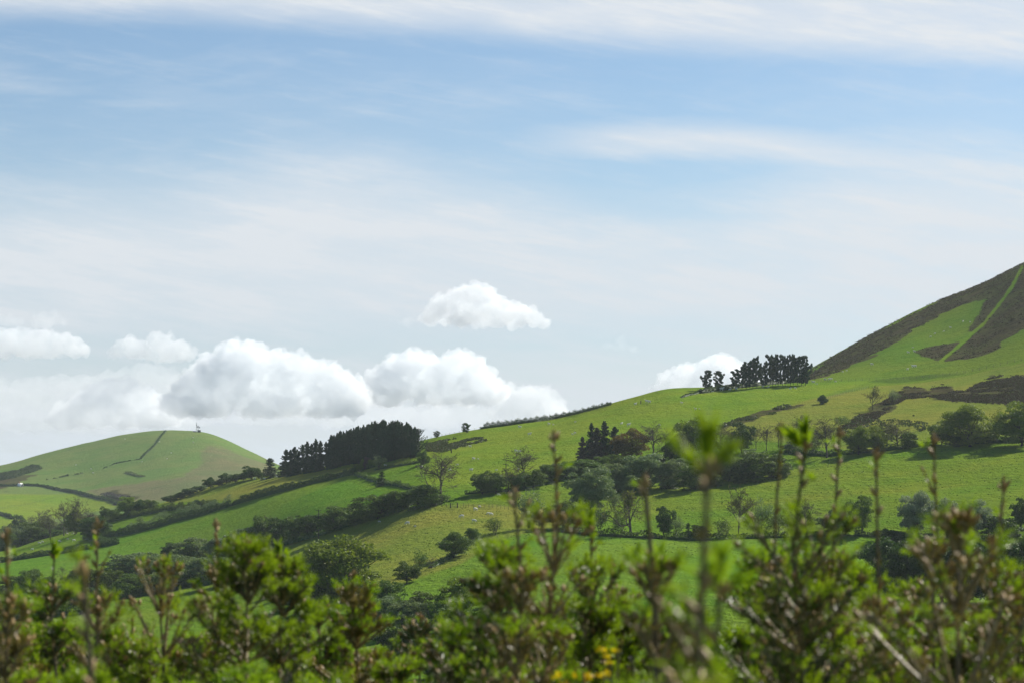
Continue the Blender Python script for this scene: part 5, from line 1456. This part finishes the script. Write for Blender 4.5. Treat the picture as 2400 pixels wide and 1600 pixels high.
def young_spruce(u, v, y, label, style='mixed', leader=120, depth=0.9, bush=1.0, lean=0.0, tip='bud', seed=0, thick=1.0, first=1.0, fan=0, arm=0.75, ts=1.0):
    r = np.random.default_rng(int(u*13 + v*7 + seed))
    fresh, bud, dens, nk, full = STYLE[style]
    x = (u - HX)/F*y; za = (HY - v)/F*y
    zg = float(ground(x - lean*0.6, y)); H = za - zg
    base = np.array([x - lean*min(0.6, H*0.3), y, zg])
    root = empty('young_spruce', base); tag(root, label, 'conifer', 'young spruces in front of the slope')
    top = np.array([x, y, za]) - base
    Lr = min(leader*y/F, H*0.8)
    n = 15
    t = np.linspace(0, 1, n)
    path = np.stack([top[0]*t**1.6 + 0.012*np.sin(t*9 + r.uniform(0, 6)) + 0.008*np.sin(t*23 + r.uniform(0, 6)), 0.015*np.sin(t*7 + r.uniform(0, 6)), H*t], 1)
    path[-1] = top; path[0] = (0, 0, -0.05)
    zz = path[:, 2]
    P = lambda z: np.array([np.interp(z, zz, path[:, k]) for k in range(3)])
    rad = lambda z: thick*(0.0021 + 0.0085*max(0.0, (H - z))/max(H, 0.5)**0.3*0.55)
    tz = np.linspace(0, H - Lr, 10)
    MB().tube_path([P(z) for z in tz], [rad(z) for z in tz], 8).build('trunk', STEM, root, True)
    lz = np.linspace(H - Lr, H, 12)
    lm = MB(); lm.tube_path([P(z) for z in lz], [max(0.0018*thick, rad(z)) for z in lz], 8, 0)
    ls = Sprays(r)
    for a, b in zip(lz[:-1], lz[1:]):
        ls.needles(P(a), P(b), int(9*dens*min(1.0, (b - a)/0.03)) + 2, 0.013, 0.0028, nk, 1.1)
        if r.random() < 0.55:                      # side bud on the shoot
            p = P(b); o = perp(np.array([[0, 0, 1.0]]), r)[0]
            q = p + o*0.012 + np.array([0, 0, 0.014])
            lm.tube_path([p, (p + q)/2, q, q + (q - p)*0.25], [0.002, 0.0042, 0.0035, 0.0006], 6, 4)
            if r.random() < fresh*1.4: ls.needles(q, q + (q - p)*0.6, 9, 0.019, 0.0048, 3, 0.8)
            elif r.random() < 0.22 and b < H - 0.03:
                e = p + o*0.03 + np.array([0, 0, 0.05]); ls.seg.append((p, e, 0.0022, 0.0014, 1))
                ls.needles(p, e, 12, 0.013, 0.0026, nk, 0.9); ls.seg.append((e, e + (e - p)*0.2, 0.0036, 0.001, 4))
    # tip
    p, q = top, top + np.array([0, 0, 0.016])
    lm.tube_path([p - [0, 0, 0.006], p + [0, 0, 0.004], p + [0, 0, 0.012], q + [0, 0, 0.006]], np.array([0.0024, 0.0047, 0.0041, 0.0005])*thick**0.5, 7, 4)
    for k in range(4):
        o = perp(np.array([[0, 0, 1.0]]), r)[0]
        q2 = p + o*0.010 + np.array([0, 0, 0.004]); lm.tube_path([p, q2, q2 + [0, 0, 0.009]], [0.002, 0.0032, 0.0006], 6, 4)
    if tip == 'tuft':
        ls.needles(top, top + np.array([0, 0, 0.03]), 26, 0.030*ts, 0.0068*ts, 3, 1.5)
        for k in range(3):
            o = perp(np.array([[0, 0, 1.0]]), r)[0]*0.024*ts + np.array([0, 0, 0.022])*ts
            ls.needles(top, top + o, 12, 0.025*ts, 0.006*ts, 3, 1.3)
    else:
        ls.needles(top - np.array([0, 0, 0.01]), top + np.array([0, 0, 0.014]), 10, 0.016, 0.004, 4 if style == 'bud' else nk, 1.2)
    ls.write(lm)
    lm.build('leader', FMATS, root)
    # whorls of branches
    S = Sprays(r)
    d = 0.0; z = H - Lr; k = 0

    def twig(p0, p1, r0, main=False, fr=fresh):
        L = np.linalg.norm(p1 - p0)
        S.seg.append((p0, p1, r0, r0*0.6, 1))
        S.needles(p0, p1, int(L*100*dens*2.6), 0.017, 0.0027, nk, 0.85)
        dd = (p1 - p0)/max(L, 1e-6); q = r.random()
        if q < fr:
            S.needles(p1 - dd*0.004, p1 + dd*0.022, int(r.integers(14, 28)), 0.0185*r.uniform(0.6, 1.35), 0.0025, 3, 0.8)
        elif q < fr + bud:
            S.seg.append((p1 - dd*0.003, p1 + dd*0.006, 0.0040, 0.0046, 4)); S.seg.append((p1 + dd*0.006, p1 + dd*0.014, 0.0044, 0.0008, 4))
            if r.random() < 0.5:
                e = perp(dd[None], r)[0]; S.seg.append((p1, p1 + e*0.008 + dd*0.007, 0.003, 0.001, 4))

    def branch(p, az, el, L, r0):
        L = min(L, ((0.20 if full < 0.8 and not fan else 0.46) + 0.22*fan)*(H - p[2]) + 0.02, arm)       # a young spruce stays a cone: no side branch overtops the leader
        m = max(3, int(L/0.036))
        pts = [p]; dr = np.array([math.cos(az)*math.cos(el), math.sin(az)*math.cos(el), math.sin(el)])
        for i in range(m):
            dr = dr + np.array([0, 0, 0.026]) + r.normal(size=3)*0.018; dr /= np.linalg.norm(dr)
            pts.append(pts[-1] + dr*L/m)
        for i in range(m):
            f = i/m; a, b = pts[i], pts[i + 1]
            S.seg.append((a, b, r0*(1 - 0.65*f), r0*(1 - 0.65*(i + 1)/m), 1))
            S.needles(a, b, int(np.linalg.norm(b - a)*100*dens*2.0), 0.017, 0.0027, nk, 0.8)
            if f > 0.12:
                for sgn in (-1, 1):
                    if r.random() > (0.22 if fan else 0.82*full + 0.1): continue
                    g = (b - a)/np.linalg.norm(b - a); sd = np.cross(g, [0, 0, 1.0]); sd /= max(np.linalg.norm(sd), 1e-6)
                    tl = (0.030 + 0.25*L*(1 - f))*r.uniform(0.55, 1.15)
                    td = g*0.95 + sd*sgn*0.55 + np.array([0, 0, 0.10]) + r.normal(size=3)*0.08; td /= np.linalg.norm(td)
                    s0 = a + (b - a)*r.random(); e = s0 + td*tl
                    twig(s0, e, r0*0.5)
                    if tl > 0.075:
                        for j in range(int(tl/0.032)):
                            h = r.uniform(0.25, 0.95); s1 = s0 + (e - s0)*h; qd = td*0.6 + perp(td[None], r)[0]*0.7 + np.array([0, 0, 0.15])
                            twig(s1, s1 + qd/np.linalg.norm(qd)*tl*(1 - h*0.6)*r.uniform(0.3, 0.6), r0*0.32)
        twig(pts[-1], pts[-1] + dr*0.02, r0*0.35)
        if full < 0.8 or r.random() < 0.5:
            for j in range(2):
                e = dr + perp(dr[None], r)[0]*0.8; twig(pts[-1], pts[-1] + e*0.014, r0*0.3)
    while d < depth and z > 0.1:
        nb = 6 + int(r.integers(0, 2)) + (2 if k == 0 and fan else 0)
        a0 = r.uniform(0, 6.28)
        for j in range(nb):
            L = bush*(0.10*first + 0.36*d + (0.5*Lr if k == 0 else 0.0)*first*(0.5 + 0.25*fan))*r.uniform(0.75, 1.2)
            L = min(L, 0.75)
            el = math.radians((64 if fan or full < 0.8 else 54) - 40*min(1, d/0.6) + r.normal()*7)
            branch(P(z), a0 + j*2*math.pi/nb + r.normal()*0.15, el, max(L, 0.06), 0.0042*thick*min(1.4, 0.8 + d))
        gap = r.uniform(0.075, 0.125)*(1 + 0.25*k)
        for j in range(int(9*full)):
            zb = z - gap*r.random(); L = bush*(0.05 + 0.20*d)*r.uniform(0.5, 1.1)
            branch(P(zb), r.uniform(0, 6.28), math.radians(42 - 30*min(1, d)), max(0.05, L), 0.0028)
        z -= gap; d += gap; k += 1
    c = MB(); S.write(c)
    c.build('crown', FMATS, root)
    return root


YS = young_spruce
YS(15, 1262, 4.5, 'tall bare leader at the left edge with a brown spear shaped bud', 'bud', 230, 0.8)
YS(127, 1308, 6.2, 'short spruce leader with a small green tuft near the left edge', 'mixed', 130, 0.8, 0.45, tip='tuft')
YS(228, 1236, 5.2, 'tall straight spruce leader crossing the solid round tree at left', 'bud', 250, 0.7)
YS(196, 1348, 2.7, 'very blurred near spruce tip with a thick brown bud at left', 'bud', 420, 0.1, thick=1.4, arm=0.03)
YS(385, 1314, 6.0, 'spruce leader rising from a fan of bare side shoots in front of the small field', 'bud', 130, 0.55, fan=1, first=1.4, bush=0.9)
YS(506, 1232, 5.6, 'thin leaning spruce leader left of the bright leafy one', 'bud', 170, 0.6, lean=0.03)
YS(578, 1276, 5.4, 'large leafy spruce with bright lime tufts left of the big round oak', 'leafy', 60, 1.0, 0.92, first=1.5)
YS(652, 1312, 5.8, 'leafy spruce tip with upright lime tufts right of the large leafy one', 'leafy', 60, 0.9, 1.0, tip='tuft')
YS(745, 1428, 6.6, 'leafy lime spruce below the left side of the big round oak', 'leafy', 40, 0.9, 1.1)
YS(828, 1352, 6.2, 'brown budded spruce cone in front of the big round oak', 'brown', 90, 0.9, 0.7, first=1.3)
YS(985, 1448, 7.0, 'dark olive spruce with two blunt spikes in the gap at centre', 'dark', 60, 0.8, 0.9)
YS(1205, 1166, 4.4, 'thin crooked leader in front of the grey sallow of the tree line', 'bud', 270, 0.5, lean=-0.03)
YS(1178, 1292, 4.9, 'broad bristly spruce with slanting grey twigs at the centre', 'mixed', 60, 1.1, 1.2, first=1.4)
YS(1298, 1030, 4.6, 'tallest spruce leader at the centre with a dark tip above the scrub', 'bud', 310, 0.7, fan=1, lean=0.02, arm=0.10)
YS(1275, 1425, 5.4, 'bristly brown spruce behind the tallest centre leader', 'mixed', 70, 0.9, 1.1)
YS(1384, 1243, 5.2, 'spruce tip with a pair of fresh green leaves of needles at centre right', 'leafy', 190, 0.8, 0.7, arm=0.13, tip='tuft')
YS(1432, 1330, 5.6, 'brown tipped spruce left of the thick grey leader', 'brown', 140, 0.8, 0.8, arm=0.13)
YS(1512, 1138, 3.7, 'thick pale grey leader with a dark bud leaning before the pasture', 'bud', 285, 0.6, lean=-0.05, thick=1.6, first=0.9, arm=0.09)
YS(1660, 1110, 1.95, 'very near blurred spruce tip with a big bright green tuft', 'bud', 620, 0.05, tip='tuft', thick=1.1, bush=0.3, seed=4, ts=0.95, arm=0.02)
YS(1690, 1392, 2.1, 'very near blurred lime tufts low under the big bright tip', 'leafy', 620, 0.05, 0.2, tip='tuft', ts=0.9, arm=0.02)
YS(1832, 1010, 4.6, 'leftmost of the three tall right hand leaders with a hooked brown tip', 'bud', 430, 0.6)
YS(1887, 1052, 4.1, 'middle leader of the right hand group topped by open green needles', 'mixed', 340, 0.6, tip='tuft', ts=1.25)
YS(1968, 1022, 5.0, 'rightmost of the three tall right hand leaders with pale buds', 'bud', 390, 0.7)
YS(2054, 1076, 4.2, 'long bare spruce leader standing alone left of the silver willows', 'bud', 480, 0.5)
YS(2188, 1036, 4.6, 'leaning spruce leader in front of the tallest silver willow', 'bud', 340, 0.5, lean=-0.06)
YS(2246, 1240, 3.6, 'grey spruce whorl spreading long bare arms at the right', 'bud', 70, 0.7, 1.2, fan=1, first=2.0, thick=1.3, arm=0.20)
YS(2352, 1145, 4.4, 'pair of thin red budded leaders near the right edge', 'bud', 290, 0.5)
YS(1800, 1322, 5.0, 'leafy spruce with curled lime tufts right of the blurred near tip', 'leafy', 45, 1.0, 1.3, first=1.6)
YS(1905, 1335, 5.3, 'leafy lime spruce under the middle leader of the right hand group', 'leafy', 45, 0.9, 1.2, first=1.5)
YS(1985, 1340, 5.6, 'leafy lime spruce left of the long bare leader', 'leafy', 40, 0.9, 1.1, first=1.4)
YS(2395, 1360, 4.6, 'brown budded spruce cut by the right edge', 'mixed', 90, 0.9, 1.2)
low = [(40, 1425, 5.6, 'brown'), (95, 1400, 6.4, 'mixed'), (165, 1415, 7.0, 'brown'), (255, 1420, 6.0, 'mixed'), (310, 1392, 6.6, 'bud'), (330, 1455, 5.8, 'leafy'), (425, 1462, 6.5, 'leafy'), (470, 1430, 7.2, 'mixed'), (520, 1420, 6.4, 'brown'),
       (690, 1440, 6.8, 'leafy'), (790, 1455, 7.4, 'leafy'), (880, 1465, 6.8, 'brown'), (930, 1500, 6.0, 'mixed'), (1060, 1400, 5.4, 'mixed'), (1105, 1470, 6.0, 'leafy'), (1330, 1420, 5.8, 'leafy'), (1390, 1395, 6.6, 'mixed'), (1480, 1405, 5.6, 'leafy'), (1560, 1430, 6.2, 'dark'), (1590, 1385, 5.2, 'leafy'),
       (1630, 1450, 6.0, 'leafy'), (1740, 1440, 5.8, 'leafy'), (1850, 1450, 6.5, 'dark'), (1950, 1440, 5.4, 'leafy'), (2060, 1400, 5.9, 'brown'), (2130, 1330, 6.2, 'mixed'), (2170, 1440, 5.0, 'leafy'), (2300, 1420, 5.6, 'mixed'), (2360, 1470, 4.8, 'leafy'), (2250, 1500, 4.6, 'dark'), (1150, 1540, 4.4, 'mixed'), (1320, 1530, 4.6, 'leafy'), (580, 1540, 4.6, 'leafy'), (200, 1535, 4.8, 'leafy'), (760, 1560, 4.8, 'brown'), (1540, 1540, 4.4, 'mixed'), (1880, 1560, 4.2, 'leafy'), (60, 1545, 4.6, 'leafy'), (400, 1560, 4.8, 'dark')]
for i, (u, v, y, st) in enumerate(sorted(low)):
    v += 68 if u < 560 else (66 if u < 1020 else (78 if u < 1720 else 52))
    YS(u, v, y, '%s low %s spruce top from the left along the bottom edge' % (ORD[i], {'leafy': 'lime tufted', 'mixed': 'bristly green', 'brown': 'brown budded', 'bud': 'bare budded', 'dark': 'dark needled'}[st]), st, 45 if st != 'bud' else 90, 0.8, 1.35, first=1.5)


def gorse(u, v, y, label, n=9):
    r = np.random.default_rng(int(u))
    x, za = (u - HX)/F*y, (HY - v)/F*y
    zg = float(ground(x, y)); root = empty('gorse_bush', (x, y, zg)); tag(root, label, 'bush', 'gorse in flower among the spruces')
    H = za - zg
    st = MB(); fo = Sprays(r)
    for k in range(16):
        e = np.array([r.normal()*0.07, r.normal()*0.07, H - abs(r.normal())*0.09]) if k else np.array([0, 0, H])
        pts = np.stack([e*t for t in np.linspace(0, 1, 6)]); pts[1:-1, :2] += r.normal(size=(4, 2))*0.02
        st.tube_path(pts, np.linspace(0.008, 0.002, 6), 5)
        for a, b in zip(pts[3:-1], pts[4:]):
            fo.needles(a, b, 60, 0.016, 0.002, 2, 0.5)
        if k < n:
            fl = MB()
            for j in range(4):
                c = e + r.normal(size=3)*np.array([0.014, 0.014, 0.010])
                d = unit(5, r); d[:, 2] = np.abs(d[:, 2])
                fl.cards(c + d*0.006, d*0.006, perp(d, r)*0.0045, 0, diamond=True)
            fl.build('flower', GOLD, root)
    st.build('trunk', STEM, root, True)
    c = MB(); fo.write(c); c.build('crown', FMATS, root)


gorse(1450, 1525, 4.3, 'gorse spray with a cluster of yellow flowers at lower centre', 4)
gorse(1325, 1590, 4.3, 'gorse with yellow flowers at the bottom edge left of the other sprays', 2)
gorse(1415, 1578, 4.5, 'gorse with a small upright yellow flower head at the bottom edge', 2)
# ------------------------------------------------------------------ fair weather clouds, kilometres behind the hills
def cloud_mat(name, dens):
    m, nt, out = new_mat(name)
    v = nt.nodes.new('ShaderNodeVolumePrincipled')
    v.inputs['Color'].default_value = (0.965, 0.985, 1.0, 1); v.inputs['Density'].default_value = dens
    v.inputs['Anisotropy'].default_value = 0.35
    nt.links.new(v.outputs[0], out.inputs['Volume'])
    return m


CL = {k: cloud_mat('cloud_%s' % k, d) for k, d in (('dense', 0.018), ('soft', 0.012), ('thin', 0.0036))}


def ico(sub=1):
    import bmesh
    bm = bmesh.new(); bmesh.ops.create_icosphere(bm, subdivisions=sub, radius=1.0)
    v = np.array([q.co[:] for q in bm.verts]); f = np.array([[w.index for w in q.verts] for q in bm.faces]); bm.free()
    return v, f


ICO = ico(2)


def cloud(label, puffs, D, kind='dense', flat=None, seed=0, vox=6.0, fine=10):
    """puffs: (column, row, radius in photo columns) of its billows; smaller billows grow on their upper sides"""
    r = np.random.default_rng(seed); k = D/F
    C, R = [], []
    for u, v, rad in puffs:
        c = np.array([(u - HX)*k, D + r.normal()*rad*k*0.5, (HY - v)*k]); C.append(c); R.append(rad*k)
        for lvl, (n, q) in enumerate(((fine, 0.42), (fine*2, 0.22), (fine*2, 0.13))):
            d = unit(n, r); d[:, 2] = np.abs(d[:, 2])*0.9 - 0.25
            d /= np.linalg.norm(d, axis=1, keepdims=True)
            for a in d:
                C.append(c + a*rad*k*(0.85, 1.0, 1.08)[lvl]); R.append(rad*k*q*r.uniform(0.7, 1.3))
    C, R = np.array(C), np.array(R)
    mb = MB(); v, f = ICO
    V = (C[:, None] + v[None]*R[:, None, None]*np.array([1, 1, 0.9]))
    if flat is not None:
        zf = (HY - flat)*k; V[..., 2] = np.where(V[..., 2] < zf, zf + (V[..., 2] - zf)*0.40, V[..., 2])
    o0 = C.mean(0)
    mb.add((V - o0).reshape(-1, 3), (f[None] + (np.arange(len(C))*len(v))[:, None, None]).reshape(-1, 3))
    o = mb.build('cloud', CL[kind], None, False, o0)
    md = o.modifiers.new('join', 'REMESH'); md.mode = 'VOXEL'; md.voxel_size = vox
    dg = bpy.context.evaluated_depsgraph_get(); dg.update()
    me = bpy.data.meshes.new_from_object(o.evaluated_get(dg)); me.name = 'cloud'
    o.modifiers.clear(); o.data = me
    if not me.materials: me.materials.append(CL[kind])
    # wind-torn skin
    n = len(me.vertices); co = np.empty(n*3, np.float32); me.vertices.foreach_get('co', co); co = co.reshape(n, 3).astype(float)
    nm = np.empty(n*3, np.float32); me.vertices.foreach_get('normal', nm); nm = nm.reshape(n, 3)
    a = fbm(co[:, 0]/28 + co[:, 1]/37, co[:, 2]/22 + co[:, 1]/31, seed + 2, 3)
    b = fbm(co[:, 0]/9 + co[:, 1]/11, co[:, 2]/8 - co[:, 1]/10, seed + 5, 2)
    co += nm*(a*21.0 + b*10.0)[:, None]
    me.vertices.foreach_set('co', co.astype(np.float32).ravel()); me.update()
    md = o.modifiers.new('knit', 'REMESH'); md.mode = 'VOXEL'; md.voxel_size = vox*0.9       # no folds left in the skin
    dg = bpy.context.evaluated_depsgraph_get(); dg.update()
    me = bpy.data.meshes.new_from_object(o.evaluated_get(dg)); me.name = 'cloud'
    o.modifiers.clear(); o.data = me
    if not me.materials: me.materials.append(CL[kind])
    tag(o, label, 'cloud', 'cumulus clouds behind the hills')
    return o



def heap(label, outline, base, D, kind, seed, rad=20, vox=4.0, fine=10):
    """a cumulus whose top follows the outline and whose body fills down to a level base"""
    r = np.random.default_rng(seed); P = []
    us = np.arange(outline[0][0], outline[-1][0] + 1, rad*0.8)
    tops = np.interp(us, [p[0] for p in outline], [p[1] for p in outline])
    for u, t in zip(us, tops):
        q = min(rad*r.uniform(0.8, 1.25), max(8, (base - t)*0.5))
        P.append((u, t + q, q)); v = t + q*2.0
        while v < base - 4:
            q = rad*r.uniform(1.0, 1.5); P.append((u + r.normal()*6, min(v, base - q*0.4), q)); v += q*1.1
    return cloud(label, P, D, kind, base, seed, vox, fine)


heap('small isolated white cumulus high over the middle of the ridge', [(1000, 728), (1015, 700), (1050, 688), (1085, 668), (1120, 665), (1150, 676), (1175, 700), (1210, 712), (1250, 722), (1280, 742)], 762, 7000, "dense", 3, 13, 3.6)
heap('largest heaped cumulus left of centre above the conifer plantation', [(405, 920), (430, 872), (455, 850), (482, 826), (505, 838), (525, 806), (562, 792), (598, 800), (636, 826), (680, 818), (716, 838), (745, 842), (790, 852), (826, 876), (856, 905)], 972, 8000, 'dense', 5, 24, 4.2)
heap('domed cumulus right of the largest one above the leafless oak', [(862, 905), (884, 868), (905, 848), (930, 826), (965, 816), (1005, 824), (1040, 836), (1070, 822), (1095, 818), (1120, 838), (1142, 868), (1168, 890), (1195, 912)], 945, 8200, 'dense', 7, 22, 4.2)
heap('low tail of cumulus sinking behind the skyline hedge', [(1170, 930), (1205, 906), (1245, 897), (1290, 906), (1312, 936), (1325, 960)], 985, 8400, 'soft', 9, 17, 6.0)
heap('pale cumulus low at left above the far hill', [(110, 975), (140, 950), (175, 930), (220, 900), (262, 888), (300, 884), (340, 905), (380, 925), (415, 955)], 1000, 8600, 'soft', 11, 22, 6.0)
heap('ragged cumulus bank at the left edge', [(-60, 790), (-10, 775), (30, 768), (70, 772), (110, 770), (150, 780), (185, 795), (208, 818)], 836, 8800, 'soft', 13, 15, 6.0)
heap('little cumulus puff between the left bank and the largest cumulus', [(268, 815), (285, 795), (308, 783), (330, 800), (342, 820)], 836, 8700, 'soft', 15, 12, 5.0)
heap('taller cumulus puff left of the top of the largest cumulus', [(345, 815), (362, 782), (378, 772), (398, 785), (425, 800), (450, 815)], 846, 8700, 'soft', 16, 13, 5.0)
heap('faint flat cloud shred high at the left edge', [(-30, 745), (15, 733), (50, 748)], 764, 8800, 'thin', 17, 9, 5.0)
heap('faint flat cloud shred right of the one at the left edge', [(78, 752), (105, 732), (140, 738), (160, 755)], 768, 8800, 'thin', 18, 9, 5.0)
heap('white cumulus behind the hilltop conifers', [(1545, 890), (1572, 868), (1605, 852), (1625, 858), (1650, 842), (1690, 828), (1722, 840), (1752, 858), (1780, 885)], 930, 7600, 'dense', 19, 20, 5.0)
heap('tiny wisp of cloud left of the isolated cumulus', [(945, 752), (968, 742), (998, 748)], 760, 7000, 'thin', 21, 6, 3.5, 5)
heap('tiny wisp of cloud above the hilltop conifers', [(1435, 800), (1455, 790), (1490, 812)], 820, 7000, 'thin', 23, 7, 3.5, 5)
heap('broad grey veil of low cloud under the heaped cumulus', [(330, 985), (450, 962), (600, 966), (760, 960), (900, 948), (1060, 945), (1180, 960), (1260, 985)], 1000, 9300, 'thin', 25, 20, 9.0, 5)
heap('long pale bank of low cloud behind the far hill', [(-80, 905), (0, 880), (60, 892), (120, 872), (200, 880), (270, 868), (340, 850), (400, 862), (440, 900)], 1010, 9600, 'thin', 27, 22, 8.0, 7)
heap('pale broken cloud filling the gap between the two largest cumulus', [(820, 905), (850, 878), (880, 872), (905, 900)], 955, 8600, 'thin', 28, 15, 6.0, 7)
